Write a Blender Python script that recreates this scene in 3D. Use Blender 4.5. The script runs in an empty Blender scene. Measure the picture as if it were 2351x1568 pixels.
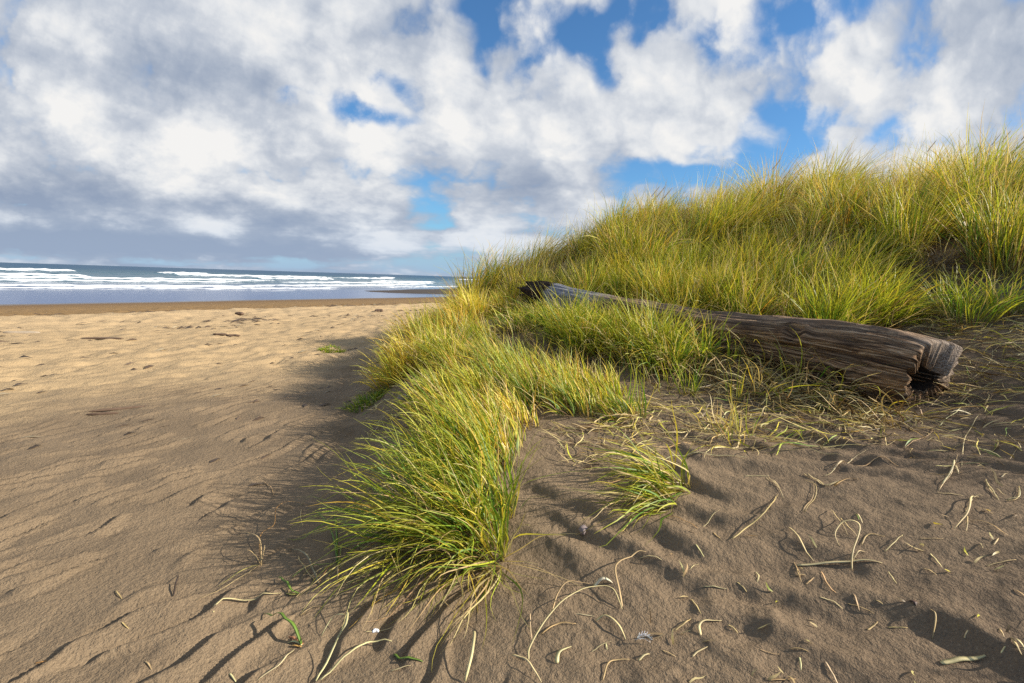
import bpy, math
import numpy as np
from mathutils import Matrix, Vector

# ------------------------------------------------------------------ basics
scene = bpy.context.scene
COL = scene.collection
RNG = np.random.default_rng(11)
R = math.radians
W, H, FPX = 1024.0, 683.0, 512.0
EYE = np.array([0.0, 0.0, 1.5])
PITCH, ROLL = 7.03, 1.80


def smooth(a, b, x):
    t = np.clip((np.asarray(x, float) - a) / (b - a), 0, 1)
    return t * t * (3 - 2 * t)


def tag(o, label=None, cat=None, group=None, kind=None):
    if label: o['label'] = label
    if cat: o['category'] = cat
    if group: o['group'] = group
    if kind: o['kind'] = kind
    return o


def mesh_obj(name, V, F, mat, loc=(0, 0, 0), parent=None, cols=None, attrs=None, smooth_shade=True):
    """one mesh object from numpy arrays; F is (n,4) quads or (n,3) triangles; V in world space"""
    V = np.asarray(V, float) - np.asarray(loc, float)
    F = np.asarray(F, np.int32)
    me = bpy.data.meshes.new(name)
    n, k = F.shape
    me.vertices.add(len(V)); me.vertices.foreach_set('co', V.astype(np.float32).ravel())
    me.loops.add(n * k); me.loops.foreach_set('vertex_index', F.ravel())
    me.polygons.add(n)
    me.polygons.foreach_set('loop_start', np.arange(0, n * k, k, dtype=np.int32))
    me.polygons.foreach_set('loop_total', np.full(n, k, np.int32))
    if smooth_shade:
        me.polygons.foreach_set('use_smooth', np.ones(n, bool))
    if cols is not None:
        a = me.attributes.new('col', 'FLOAT_COLOR', 'POINT')
        c = np.ones((len(V), 4), np.float32); c[:, :3] = cols
        a.data.foreach_set('color', c.ravel())
    for nm, arr in (attrs or {}).items():
        arr = np.asarray(arr, np.float32)
        if arr.ndim == 2:
            a = me.attributes.new(nm, 'FLOAT_VECTOR', 'POINT'); a.data.foreach_set('vector', arr.ravel())
        else:
            a = me.attributes.new(nm, 'FLOAT', 'POINT'); a.data.foreach_set('value', arr)
    me.update(calc_edges=True)
    me.materials.append(mat)
    o = bpy.data.objects.new(name, me)
    o.location = loc
    COL.objects.link(o)
    if parent is not None:
        o.parent = parent
        o.location = Vector(loc) - parent.location
    return o


def grid_faces(nu, nv, wrap=False):
    i = np.arange(nu - 1)[:, None]
    j = np.arange(nv if wrap else nv - 1)[None, :]
    j2 = (j + 1) % nv
    a = i * nv + j; b = i * nv + j2; c = (i + 1) * nv + j2; d = (i + 1) * nv + j
    return np.stack([a, b, c, d], -1).reshape(-1, 4)


# ------------------------------------------------------------------ noise
def _hash(ix, iy, seed):
    h = (ix.astype(np.int64) * 374761393 + iy.astype(np.int64) * 668265263 + seed * 1442695041) & 0xFFFFFFFF
    h = ((h ^ (h >> 13)) * 1274126177) & 0xFFFFFFFF
    h = (h ^ (h >> 16)) & 0xFFFFFFFF
    return h.astype(np.float64) / 4294967295.0


def vnoise(x, y, seed=0):
    x, y = np.asarray(x, float), np.asarray(y, float)
    ix, iy = np.floor(x), np.floor(y)
    fx, fy = x - ix, y - iy
    out = 0
    ux = fx * fx * fx * (fx * (fx * 6 - 15) + 10); uy = fy * fy * fy * (fy * (fy * 6 - 15) + 10)
    for dx in (0, 1):
        for dy in (0, 1):
            a = _hash(ix + dx, iy + dy, seed) * 2 * np.pi
            g = np.cos(a) * (fx - dx) + np.sin(a) * (fy - dy)
            out = out + g * (ux if dx else 1 - ux) * (uy if dy else 1 - uy)
    return out * 1.5


def fbm(x, y, oct=4, seed=0, gain=.5):
    s, a, t = 0, 1, 0
    for o in range(oct):
        s = s + a * vnoise(x * 2 ** o + 17.3 * o, y * 2 ** o - 9.1 * o, seed + o); t += a; a *= gain
    return s / t


# ------------------------------------------------------------------ camera
cam = bpy.data.cameras.new('camera'); cam_o = bpy.data.objects.new('camera', cam); COL.objects.link(cam_o)
cam.sensor_width = 36; cam.lens = 18; cam.clip_start = .05; cam.clip_end = 60000
CM = Matrix.Translation(EYE) @ Matrix.Rotation(R(90 - PITCH), 4, 'X') @ Matrix.Rotation(R(ROLL), 4, 'Z')
cam_o.matrix_world = CM
scene.camera = cam_o
C3 = np.array(CM.to_3x3())


def ray(px, py):
    """direction of a pixel of the 1024 x 683 frame"""
    d = C3 @ np.array([(px - W / 2) / FPX, -(py - H / 2) / FPX, -1.0])
    return d / np.linalg.norm(d)


# ------------------------------------------------------------------ terrain
SHORE = np.array([-0.83, 0.56]); SHORE /= np.linalg.norm(SHORE)
ALONG = np.array([SHORE[1], -SHORE[0]])

CP = np.array([
    # foot of the dune and open beach
    (-.9, .2, 0), (-.75, 1.5, 0), (-.82, 2.5, 0), (-.95, 3.5, 0), (-1.22, 4.5, 0), (-1.72, 5.6, 0), (-1.6, 3.5, 0), (-1.9, 4.5, 0), (-2.15, 6.5, 0), (-2.3, 8, 0), (-2.2, 9.5, 0), (-2.0, 11, 0),
    (-2.4, 13, 0), (-2.6, 16, 0), (-2, 22, 0), (-4, 1, 0), (-4, 4, 0), (-4, 7, 0), (-4.5, 11, 0), (-5, 16, 0), (-4, -3, 0),
    (0, -2, .02), (2.5, -2, .25), (6, -2, .9),
    # bare sand rising to the right
    (0, 1, .04), (.9, 1, .10), (1.68, 1.54, .25), (2.12, 2.0, .38), (3.0, 1.0, .50), (0, 2.3, .12), (1, 2.8, .29), (2, 3, .42), (2.9, 2.9, .53),
    (-.42, 3.4, .24), (-.78, 4.6, .30), (.5, 4, .40), (3.37, 4.1, .60), (3.7, 3.6, .68), (4.8, 4.7, 1.12), (5.5, 5.9, 1.5), (2.2, 5.2, .68), (1.2, 6.6, .86), (.3, 8.0, .98),
    (-.5, 5, .42), (.5, 5.5, .56), (-1.2, 5.7, .36), (-.9, 6.8, .5), (-1.3, 7.3, .48), (-1.25, 8.3, .68), (-.7, 9, .88), (-1.0, 10.2, .75),
    # slope behind the log and the crest
    (3, 7, 1.2), (4.3, 5.9, 1.22), (5, 8, 2.1), (3, 9, 1.75), (1.5, 9.5, 1.38), (6.6, 6.5, 2.05),
    (-.75, 12, 1.05), (.9, 11.5, 1.82), (2.35, 11, 2.3), (4, 10.3, 2.66), (6.5, 9.2, 2.95), (8, 8, 2.95), (11, 6.5, 3.15),
    (5.5, 3.4, 1.05), (7, 4.2, 1.6), (9, 4, 2.2), (6, 1.5, 1.0), (8, .5, 1.4), (10, -2, 1.8),
    (2, 15, 1.9), (5, 14, 2.6), (8, 12, 2.9), (12, 10, 3.1), (0, 15, 1.0), (-1.3, 14, .3), (15, 2, 2.6), (3, 22, 1.8), (10, 20, 2.6), (18, 10, 3.0), (0, 22, .6),
], float)


def _tps_fit(P, z, lam=.004):
    n = len(P)
    d2 = ((P[:, None] - P[None]) ** 2).sum(-1)
    K = .5 * d2 * np.log(d2 + 1e-9) + lam * np.eye(n)
    A = np.zeros((n + 3, n + 3)); A[:n, :n] = K; A[:n, n] = 1; A[:n, n + 1:] = P; A[n, :n] = 1; A[n + 1:, :n] = P.T
    return np.linalg.solve(A, np.concatenate([z, np.zeros(3)]))


TW = _tps_fit(CP[:, :2], CP[:, 2])


def dune(x, y):
    x = np.asarray(x, float).ravel(); y = np.asarray(y, float).ravel()
    out = np.zeros(len(x))
    idx = np.where((x > -4.5) & (x < 26) & (y > -6) & (y < 34))[0]
    for s in range(0, len(idx), 60000):
        k = idx[s:s + 60000]
        d2 = (x[k, None] - CP[None, :, 0]) ** 2 + (y[k, None] - CP[None, :, 1]) ** 2
        out[k] = (.5 * d2 * np.log(d2 + 1e-9)) @ TW[:-3] + TW[-3] + TW[-2] * x[k] + TW[-1] * y[k]
    h = .5 * (out + np.sqrt(out * out + .0009)) - .015
    h = np.clip(h, 0, 3.6)
    edge = smooth(-4.2, -2.6, x) * (1 - smooth(18, 26, x)) * smooth(-6, -3, y) * (1 - smooth(24, 34, y))
    return h * edge


def beach(x, y):
    u = x * SHORE[0] + y * SHORE[1]
    v = x * ALONG[0] + y * ALONG[1]
    uw = u + .7 * vnoise(v * .09, u * .02, 5) + .25 * vnoise(v * .35, u * .1, 6)
    z = -.012 * np.clip(uw, 0, 21)
    z = z + .16 * np.exp(-((uw - 20.3) / 1.3) ** 2)                 # storm berm
    z = z - .0435 * np.clip(uw - 21.5, 0, 28.5) - .008 * np.clip(uw - 50, 0, 400)
    # sandbar lying off the beach
    dx, dy = x + 12, y - 118
    e = (dx / 17.) ** 2 + (dy / 27.) ** 2
    z = z + np.where(u > 55, np.clip(1.05 - e, 0, 1) * .0, 0)
    return z, u, v


def terrain(x, y):
    x = np.asarray(x, float).ravel(); y = np.asarray(y, float).ravel()
    z, u, v = beach(x, y)
    d = dune(x, y)
    r = np.hypot(x, y)
    near = 1 - smooth(9, 18, r)
    # wind scarps on the flat sand: gentle to windward, steep on the lee
    s = x * .90 - y * .44; l = x * .44 + y * .90
    sw = s + .10 * vnoise(s * 2.3, l * 1.9, 31) + .03 * vnoise(s * 7, l * 5, 35) + .20 * vnoise(x * .8, y * .8, 32)
    f = (sw / .165) % 1.0
    saw = np.where(f < .19, smooth(0, .19, f), 1 - (f - .19) / .81)
    brk = smooth(-.02, .22, vnoise(s * 4.5, l * 2.1, 33) + .45 * vnoise(s * .9, l * .9, 34) + .10 * (1.6 - l * .45))
    left = (1 - smooth(-.75, -.15, x - .05 * y)) * smooth(.02, .0, d - .03)
    left = (1 - smooth(-.55, .2, x + .12 * (y - 2)))
    fl = (saw - .4) * .042 * brk * left * near * (1 - .35 * smooth(2.5, 8, r))
    # rippled, wind-softened sand on the right
    s2 = x * .62 + y * .78; l2 = -x * .78 + y * .62
    w2 = s2 + .30 * vnoise(x * .9, y * .9, 41) + .10 * vnoise(x * 2.6, y * 2.6, 42)
    f2 = (w2 / .31) % 1.0
    rip = np.where(f2 < .38, smooth(0, .38, f2), 1 - smooth(.38, 1, f2))
    fr = ((rip - .5) * .035 * smooth(-.40, .35, vnoise(s2 * 1.1, l2 * .7, 43)) + .030 * fbm(s2 * 2.4, l2 * 1.3, 3, 44) + .017 * fbm(s2 * 6, l2 * 4, 3, 45) + .005 * fbm(x * 15, y * 15, 3, 46)) * (1 - left) * near
    fr = fr * (1 - .5 * smooth(4, 7, r))
    # old footprints
    fp = np.zeros_like(x)
    k = np.where((r < 9) & (x > -.4))[0]
    for (fx, fy, fa, fsz) in FOOT:
        ca, sa = math.cos(fa), math.sin(fa)
        a = (x[k] - fx) * ca + (y[k] - fy) * sa; b = -(x[k] - fx) * sa + (y[k] - fy) * ca
        q = np.sqrt((a / (.15 * fsz)) ** 2 + (b / (.085 * fsz)) ** 2) + .55 * vnoise(x[k] * 5, y[k] * 5, 47)
        fp[k] += -.009 * (1 - smooth(.1, 1.3, q)) + .008 * np.exp(-((q - 1.5) / .4) ** 2)
    hum = .05 * fbm(x * .8, y * .8, 4, 51) * left * (1 - smooth(20, 40, r)) * smooth(1, 4, r) + .012 * fbm(x * 3, y * 3, 3, 52) * left * near
    bt = (.11 * fbm(u * 2.6, v * 1.1, 3, 53) + .07 * np.minimum(0, vnoise(u * 3.1, v * 1.3, 54) + .25)) * smooth(6, 11, r) * (1 - smooth(28, 45, r)) * smooth(.05, .0, d)
    mound = .24 * vnoise(x * .75, y * .75, 61) * smooth(.9, 1.6, d) * (1 - smooth(14, 17, r))
    return z + d + fl + fr + fp + hum + bt + mound


FOOT = [(.95, 1.95, 1.2, 1), (1.7, 2.6, 1.0, 1.1), (2.2, 3.1, 1.1, 1.0), (.55, 1.5, 1.5, .9), (2.0, 1.7, 1.2, 1), (1.35, 3.3, .8, 1), (1.9, 3.5, 1.7, .9)]

# height look-up used to seat things on the sand
HX0, HY0, HS = -9.0, -1.0, .04
hx = np.arange(HX0, 15, HS); hy = np.arange(HY0, 21, HS)
GX, GY = np.meshgrid(hx, hy, indexing='ij')
HM = terrain(GX, GY).reshape(GX.shape)


def ground_z(x, y):
    x = np.asarray(x, float); y = np.asarray(y, float)
    a = (x - HX0) / HS; b = (y - HY0) / HS
    inside = (a >= 0) & (b >= 0) & (a < len(hx) - 1.01) & (b < len(hy) - 1.01)
    a = np.clip(a, 0, len(hx) - 1.01); b = np.clip(b, 0, len(hy) - 1.01)
    i = a.astype(int); j = b.astype(int); fa = a - i; fb = b - j
    z = HM[i, j] * (1 - fa) * (1 - fb) + HM[i + 1, j] * fa * (1 - fb) + HM[i, j + 1] * (1 - fa) * fb + HM[i + 1, j + 1] * fa * fb
    zb = beach(x, y)[0]
    return np.where(inside, z, zb)


def at(px, py):
    """the point of the ground that a place in the photograph shows (1024 x 683 frame)"""
    d = ray(px, py)
    t = np.concatenate([np.arange(.8, 14, .01), np.arange(14, 120, .1)])
    p = EYE + t[:, None] * d
    below = p[:, 2] < ground_z(p[:, 0], p[:, 1])
    i = int(np.argmax(below)) if below.any() else len(t) - 1
    q = p[i].copy(); q[2] = float(ground_z(q[0], q[1]))
    return q


def atd(x, y):      # same, from coordinates of the 2351-wide view
    return at(x * W / 2351., y * W / 2351.)


# ------------------------------------------------------------------ material helper
class NT:
    def __init__(self, tree):
        self.t = tree; self.n = tree.nodes; self.l = tree.links
        self.n.clear()

    def new(self, typ, **kw):
        nd = self.n.new(typ)
        for k, v in kw.items(): setattr(nd, k, v)
        return nd

    def put(self, sock, v):
        if isinstance(v, bpy.types.NodeSocket): self.l.new(v, sock)
        elif v is not None: sock.default_value = v

    def math(self, op, a, b=None, c=None, clamp=False):
        nd = self.new('ShaderNodeMath', operation=op, use_clamp=clamp)
        self.put(nd.inputs[0], a)
        if b is not None: self.put(nd.inputs[1], b)
        if c is not None: self.put(nd.inputs[2], c)
        return nd.outputs[0]

    def vec(self, op, a, b=None, scale=None):
        nd = self.new('ShaderNodeVectorMath', operation=op)
        self.put(nd.inputs[0], a)
        if b is not None: self.put(nd.inputs[1], b)
        if scale is not None: self.put(nd.inputs['Scale'], scale)
        return nd.outputs['Value'] if op in ('DOT_PRODUCT', 'LENGTH') else nd.outputs[0]

    def comb(self, x, y, z=0.0):
        nd = self.new('ShaderNodeCombineXYZ')
        for s, v in zip(nd.inputs, (x, y, z)): self.put(s, v)
        return nd.outputs[0]

    def sep(self, v):
        nd = self.new('ShaderNodeSeparateXYZ'); self.put(nd.inputs[0], v); return nd.outputs

    def noise(self, vec, scale, detail=4, rough=.55, dist=0.0, dim='3D', w=None):
        nd = self.new('ShaderNodeTexNoise', noise_dimensions=dim)
        self.put(nd.inputs['Vector'], vec)
        nd.inputs['Scale'].default_value = scale; nd.inputs['Detail'].default_value = detail
        nd.inputs['Roughness'].default_value = rough; nd.inputs['Distortion'].default_value = dist
        return nd.outputs['Fac']

    def ramp(self, fac, stops, interp='LINEAR'):
        nd = self.new('ShaderNodeValToRGB'); self.put(nd.inputs[0], fac)
        cr = nd.color_ramp; cr.interpolation = interp
        while len(cr.elements) > 1: cr.elements.remove(cr.elements[-1])
        for i, (p, c) in enumerate(stops):
            e = cr.elements[0] if i == 0 else cr.elements.new(p)
            e.position = p
            e.color = (*c, 1) if not isinstance(c, (int, float)) else (c, c, c, 1)
        return nd.outputs[0]

    def sstep(self, v, a, b, lo=0.0, hi=1.0):
        nd = self.new('ShaderNodeMapRange', interpolation_type='SMOOTHSTEP')
        self.put(nd.inputs[0], v)
        for i, q in enumerate((a, b, lo, hi)): self.put(nd.inputs[1 + i], q)
        return nd.outputs[0]

    def mix(self, f, a, b, blend='MIX'):
        nd = self.new('ShaderNodeMix', data_type='RGBA', blend_type=blend)
        self.put(nd.inputs[0], f)
        for s, v in ((nd.inputs[6], a), (nd.inputs[7], b)):
            self.put(s, (*v, 1) if isinstance(v, tuple) else v)
        return nd.outputs[2]

    def bump(self, h, strength, dist, normal=None):
        nd = self.new('ShaderNodeBump'); self.put(nd.inputs['Height'], h)
        self.put(nd.inputs['Strength'], strength); self.put(nd.inputs['Distance'], dist)
        if normal is not None: self.put(nd.inputs['Normal'], normal)
        return nd.outputs[0]

    def bsdf(self, color, rough=.8, spec=.3, normal=None, **kw):
        nd = self.new('ShaderNodeBsdfPrincipled')
        self.put(nd.inputs['Base Color'], (*color, 1) if isinstance(color, tuple) else color)
        self.put(nd.inputs['Roughness'], rough); self.put(nd.inputs['Specular IOR Level'], spec)
        if normal is not None: self.put(nd.inputs['Normal'], normal)
        for k, v in kw.items(): self.put(nd.inputs[k], v)
        return nd.outputs[0]

    def out(self, sh):
        o = self.new('ShaderNodeOutputMaterial'); self.l.new(sh, o.inputs[0])


def material(name):
    m = bpy.data.materials.new(name); m.use_nodes = True
    return m, NT(m.node_tree)


# sand -----------------------------------------------------------------
def make_sand():
    m, n = material('sand')
    P = n.new('ShaderNodeNewGeometry').outputs['Position']
    u = n.vec('DOT_PRODUCT', P, (float(SHORE[0]), float(SHORE[1]), 0))
    v = n.vec('DOT_PRODUCT', P, (float(ALONG[0]), float(ALONG[1]), 0))
    n1 = n.noise(P, .35, 5, .6); n2 = n.noise(P, 1.7, 5, .6); n3 = n.noise(P, 9, 4, .6)
    streak = n.noise(n.comb(n.math('MULTIPLY', u, 1.6), n.math('MULTIPLY', v, .35), 0.), 1, 5, .6)
    grain = n.noise(P, 420, 2, .7)
    speck = n.noise(P, 130, 2, .6)
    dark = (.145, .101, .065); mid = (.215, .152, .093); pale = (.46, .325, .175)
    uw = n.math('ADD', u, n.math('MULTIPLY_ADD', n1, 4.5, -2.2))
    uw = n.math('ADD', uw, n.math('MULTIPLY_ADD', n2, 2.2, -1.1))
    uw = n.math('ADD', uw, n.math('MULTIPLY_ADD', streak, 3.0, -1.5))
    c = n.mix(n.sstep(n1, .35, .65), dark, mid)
    # flat sand on the seaward side is paler and yellower than the dune sand
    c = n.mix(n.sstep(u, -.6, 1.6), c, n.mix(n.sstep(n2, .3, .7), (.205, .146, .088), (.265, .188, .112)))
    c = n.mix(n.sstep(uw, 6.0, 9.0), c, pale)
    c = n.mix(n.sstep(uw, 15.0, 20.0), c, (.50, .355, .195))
    ud = n.math('ADD', u, n.math('MULTIPLY_ADD', streak, 3.4, -1.7))
    ud = n.math('ADD', ud, n.math('MULTIPLY_ADD', n1, 3.0, -1.5))
    c = n.mix(n.sstep(ud, 20.6, 22.2), c, (.27, .165, .070))         # damp sand below the berm
    c = n.mix(n.sstep(ud, 33, 47), c, (.20, .118, .052))
    c = n.mix(n.sstep(ud, 45, 52), c, (.085, .062, .045))
    # darker mineral grains blown into streaks
    c = n.mix(n.math('MULTIPLY', n.sstep(streak, .52, .72), .28), c, (.15, .11, .075))
    c = n.mix(n.math('MULTIPLY', n.sstep(n3, .55, .8), .25), c, (.13, .095, .065))
    sp2 = n.noise(P, 95, 4, .7)
    c = n.mix(n.math('MULTIPLY', n.sstep(sp2, .52, .70), .45), c, (.10, .072, .05))
    c = n.mix(n.math('MULTIPLY', n.sstep(sp2, .46, .30), .35), c, (.40, .31, .20))
    c = n.mix(n.math('MULTIPLY', n.sstep(grain, .50, .72), .35), c, (.10, .075, .055))
    c = n.mix(n.math('MULTIPLY', n.sstep(grain, .40, .25), .30), c, (.48, .38, .26))
    wet = n.sstep(ud, 44, 52)
    rough = n.math('MULTIPLY_ADD', wet, -.72, .92)
    h = n.math('ADD', n.math('MULTIPLY', grain, .0016), n.math('MULTIPLY', speck, .004))
    h = n.math('ADD', h, n.math('ADD', n.math('MULTIPLY', n.noise(P, 30, 4, .65), .022), n.math('MULTIPLY', n.noise(P, 75, 3, .65), .010)))
    h = n.math('MULTIPLY', h, n.math('SUBTRACT', 1.0, wet))
    n.out(n.bsdf(c, rough, n.math('MULTIPLY_ADD', wet, .35, .12), n.bump(h, .8, 1.0)))
    return m


def make_water():
    m, n = material('sea_water')
    P = n.new('ShaderNodeNewGeometry').outputs['Position']
    u = n.vec('DOT_PRODUCT', P, (float(SHORE[0]), float(SHORE[1]), 0))
    v = n.vec('DOT_PRODUCT', P, (float(ALONG[0]), float(ALONG[1]), 0))
    fa = n.new('ShaderNodeAttribute', attribute_name='foam').outputs['Fac']
    st = n.comb(n.math('MULTIPLY', u, 1.0), n.math('MULTIPLY', v, .28), 0.)
    b1 = n.noise(st, .55, 5, .6); b2 = n.noise(st, 2.2, 4, .6)
    br = n.noise(st, .9, 6, .68, .6)
    foam = n.sstep(n.math('ADD', fa, n.math('MULTIPLY_ADD', br, 2.2, -1.1)), .36, .60)
    shallow = n.sstep(u, 130, 60)
    deep = n.mix(n.sstep(u, 120, 700), (.050, .115, .150), (.010, .065, .130))
    c = n.mix(shallow, deep, (.085, .115, .215))
    h = n.math('ADD', n.math('MULTIPLY', b1, .35), n.math('MULTIPLY', b2, .08))
    amp = n.sstep(u, 58, 120, .08, .8)
    nm = n.bump(h, amp, .5)
    w = n.bsdf(c, n.sstep(u, 80, 400, .12, .34), .25, nm, IOR=1.14)
    f = n.bsdf(n.mix(br, (.78, .80, .80), (.92, .92, .90)), .9, .1)
    ms = n.new('ShaderNodeMixShader'); n.l.new(foam, ms.inputs[0]); n.l.new(w, ms.inputs[1]); n.l.new(f, ms.inputs[2])
    n.out(ms.outputs[0])
    return m


def make_grass(name='blade', trans=.33, rough=.5, spec=.35):
    m, n = material(name)
    c = n.new('ShaderNodeAttribute', attribute_name='col').outputs['Color']
    d = n.bsdf(c, rough, spec)
    t = n.new('ShaderNodeBsdfTranslucent')
    n.put(t.inputs[0], n.mix(1.0, c, (1.25, 1.15, .75), 'MULTIPLY'))
    ms = n.new('ShaderNodeMixShader'); ms.inputs[0].default_value = trans
    n.l.new(d, ms.inputs[1]); n.l.new(t.outputs[0], ms.inputs[2])
    n.out(ms.outputs[0])
    return m


def make_wood():
    m, n = material('weathered_wood')
    q = n.new('ShaderNodeAttribute', attribute_name='wood').outputs['Vector']     # along, around (cos, sin)
    s = n.sep(q)
    g = n.comb(n.math('MULTIPLY', s[0], 1.1), n.math('MULTIPLY', s[1], 3.0), n.math('MULTIPLY', s[2], 3.0))
    g2 = n.comb(n.math('MULTIPLY', s[0], 2.2), n.math('MULTIPLY', s[1], 13.0), n.math('MULTIPLY', s[2], 13.0))
    g3 = n.comb(n.math('MULTIPLY', s[0], 7.0), n.math('MULTIPLY', s[1], 48.0), n.math('MULTIPLY', s[2], 48.0))
    a = n.noise(g, 1, 4, .6, 1.0); b = n.noise(g2, 1, 6, .68, 1.2); f = n.noise(g3, 1, 3, .6, .3)
    c = n.ramp(b, [(.36, (.028, .016, .010)), (.44, (.15, .078, .036)), (.52, (.35, .205, .105)), (.62, (.58, .40, .24))])
    c = n.mix(n.math('MULTIPLY', n.sstep(a, .50, .60), .70), c, (.045, .026, .017))
    c = n.mix(n.math('MULTIPLY', n.sstep(f, .54, .68), .45), c, (.028, .018, .012))
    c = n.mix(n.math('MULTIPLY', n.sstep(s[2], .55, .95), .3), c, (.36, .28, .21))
    gray = n.ramp(f, [(.3, (.16, .15, .15)), (.55, (.36, .35, .36)), (.75, (.46, .45, .46))])
    c = n.mix(n.sstep(s[0], 3.5, 4.1), c, gray)                 # bleached bare length near the thin end
    c = n.mix(n.sstep(s[0], 4.85, 5.0), c, (.045, .026, .018))  # torn dark stump of the thin end
    tip = n.math('MULTIPLY', n.sstep(n.math('ADD', s[0], n.math('MULTIPLY', b, .25)), .27, .13), n.sstep(n.math('ADD', s[2], n.math('MULTIPLY', s[1], .9)), .1, .9))
    c = n.mix(n.math('MULTIPLY', tip, .85), c, n.mix(n.sstep(f, .4, .6), (.14, .10, .07), (.46, .37, .29)))
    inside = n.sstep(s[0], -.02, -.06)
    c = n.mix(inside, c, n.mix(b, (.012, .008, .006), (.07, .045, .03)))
    h = n.math('ADD', n.math('MULTIPLY', b, .045), n.math('MULTIPLY', f, .014))
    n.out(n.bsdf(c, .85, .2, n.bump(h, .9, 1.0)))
    return m


def make_plain(name, c1, c2, scale, rough=.8):
    m, n = material(name)
    P = n.new('ShaderNodeTexCoord').outputs['Object']
    f = n.noise(P, scale, 4, .6)
    n.out(n.bsdf(n.mix(f, c1, c2), rough, .2, n.bump(f, .4, .01)))
    return m


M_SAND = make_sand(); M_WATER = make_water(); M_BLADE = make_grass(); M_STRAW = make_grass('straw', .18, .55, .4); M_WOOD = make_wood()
M_STICK = make_plain('drift_stick', (.07, .045, .03), (.20, .13, .085), 14)
M_PALE = make_plain('pale_driftwood', (.34, .25, .16), (.5, .4, .28), 10)
M_STONE = make_plain('pebble', (.16, .12, .11), (.30, .24, .22), 30)
M_FEATHER = make_plain('feather', (.75, .74, .74), (.85, .84, .84), 40)

# ------------------------------------------------------------------ ground sheet
rr = np.concatenate([[.05], .45 * 1.0048 ** np.arange(0, 1430)])
rr = np.concatenate([rr[rr < 420], [600, 1000, 2000, 5000, 12000, 25000]])
az = np.concatenate([np.linspace(-180, -62, 60, endpoint=False), np.linspace(-62, 58, 740, endpoint=False), np.linspace(58, 180, 60, endpoint=False)])
RR, AA = np.meshgrid(rr, np.radians(az), indexing='ij')
X = (RR * np.sin(AA)).ravel(); Y = (RR * np.cos(AA)).ravel()
Z = terrain(X, Y)
V = np.stack([X, Y, Z], 1)
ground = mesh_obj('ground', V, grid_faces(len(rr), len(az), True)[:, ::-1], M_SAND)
tag(ground, kind='structure')

# sandbar
bx, by = np.meshgrid(np.linspace(-1, 1, 60), np.linspace(-1, 1, 120), indexing='ij')
ax = bx * 12; ay = by * 34
cx = -4 + ax * SHORE[0] + ay * ALONG[0] * 1.0; cy = 112 + ax * SHORE[1] + ay * ALONG[1]
e = bx ** 2 + by ** 2 + .35 * fbm(cx * .08, cy * .08, 4, 71)
bz = -1.5 + .62 * np.clip(1 - e, -1, 1)
M_BAR = make_plain('wet_sand', (.06, .05, .043), (.09, .072, .058), .4, .95)
tag(mesh_obj('sandbar', np.stack([cx.ravel(), cy.ravel(), bz.ravel()], 1), grid_faces(60, 120), M_BAR), kind='structure')

# ------------------------------------------------------------------ sea
uu = np.concatenate([np.arange(44, 60, 1.), np.arange(60, 330, .5), 330 * 1.06 ** np.arange(0, 80)])
vv = np.concatenate([-80 - 60 * 1.25 ** np.arange(26, 0, -1.), np.arange(-80, 120, .8), np.arange(120, 520, 2.), 520 * 1.12 ** np.arange(0, 40)])
UU, VV = np.meshgrid(uu, vv, indexing='ij')
zz = np.full(UU.shape, -1.5); foam = np.zeros(UU.shape)
zz += smooth(75, 130, UU) * (.10 * fbm(UU * .11, VV * .03, 3, 81) + .05 * fbm(UU * .4, VV * .12, 3, 82)) * (1 - smooth(700, 1500, UU))
for k, (u0, hh, lo, ws) in enumerate([(82, .35, -.30, 3.), (94, .62, -.34, 4.5), (112, .75, -.20, 5), (134, 1.0, -.22, 6), (162, 1.3, -.12, 7), (205, 1.6, -.05, 8), (262, 1.9, .08, 10)]):
    line = u0 + 7 * vnoise(VV * .012, 0 * VV + k * 7.7, 90 + k) + 3.2 * vnoise(VV * .06, 0 * VV + k, 100 + k) + 1.6 * vnoise(VV * .17, 0 * VV + k, 140 + k)
    line = line + .22 * np.clip(VV - 45, 0, 200)
    on = smooth(lo + .08, lo + .22, vnoise(VV * .018 + 3.1 * k, 0 * VV + k * 3.3, 110 + k))
    d = UU - line
    front = np.where(d < 0, np.exp(-(d / (ws * .18)) ** 2), np.exp(-(d / (ws * .8)) ** 2))
    lump = .75 + .5 * fbm(UU * .5, VV * .25, 3, 120 + k)
    zz += .62 * hh * front * (.35 + .65 * on) * lump
    foam = np.maximum(foam, on * np.where(d < 0, np.exp(-(d / (ws * .20)) ** 2), np.exp(-(d / (ws * .22)) ** 2)) * 1.1)
    foam = np.maximum(foam, on * .34 * np.exp(-((d + ws * 1.0) / (ws * 1.2)) ** 2))
# thin lines of froth in the wash
for k, u0 in enumerate((66, 74, 79)):
    line = u0 + 4 * vnoise(VV * .02, 0 * VV + k * 5, 130 + k) + 1.2 * vnoise(VV * .11, 0 * VV + k, 133 + k)
    on = smooth(.05, .4, vnoise(VV * .03, 0 * VV + 9 * k, 136 + k))
    foam = np.maximum(foam, on * (.35 + .2 * k) * np.exp(-((UU - line) / .9) ** 2))
SX = UU * SHORE[0] + VV * ALONG[0]; SY = UU * SHORE[1] + VV * ALONG[1]
sea = mesh_obj('sea', np.stack([SX.ravel(), SY.ravel(), zz.ravel()], 1), grid_faces(len(uu), len(vv))[:, ::-1], M_WATER, attrs={'foam': foam.ravel()})
tag(sea, kind='structure')

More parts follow.
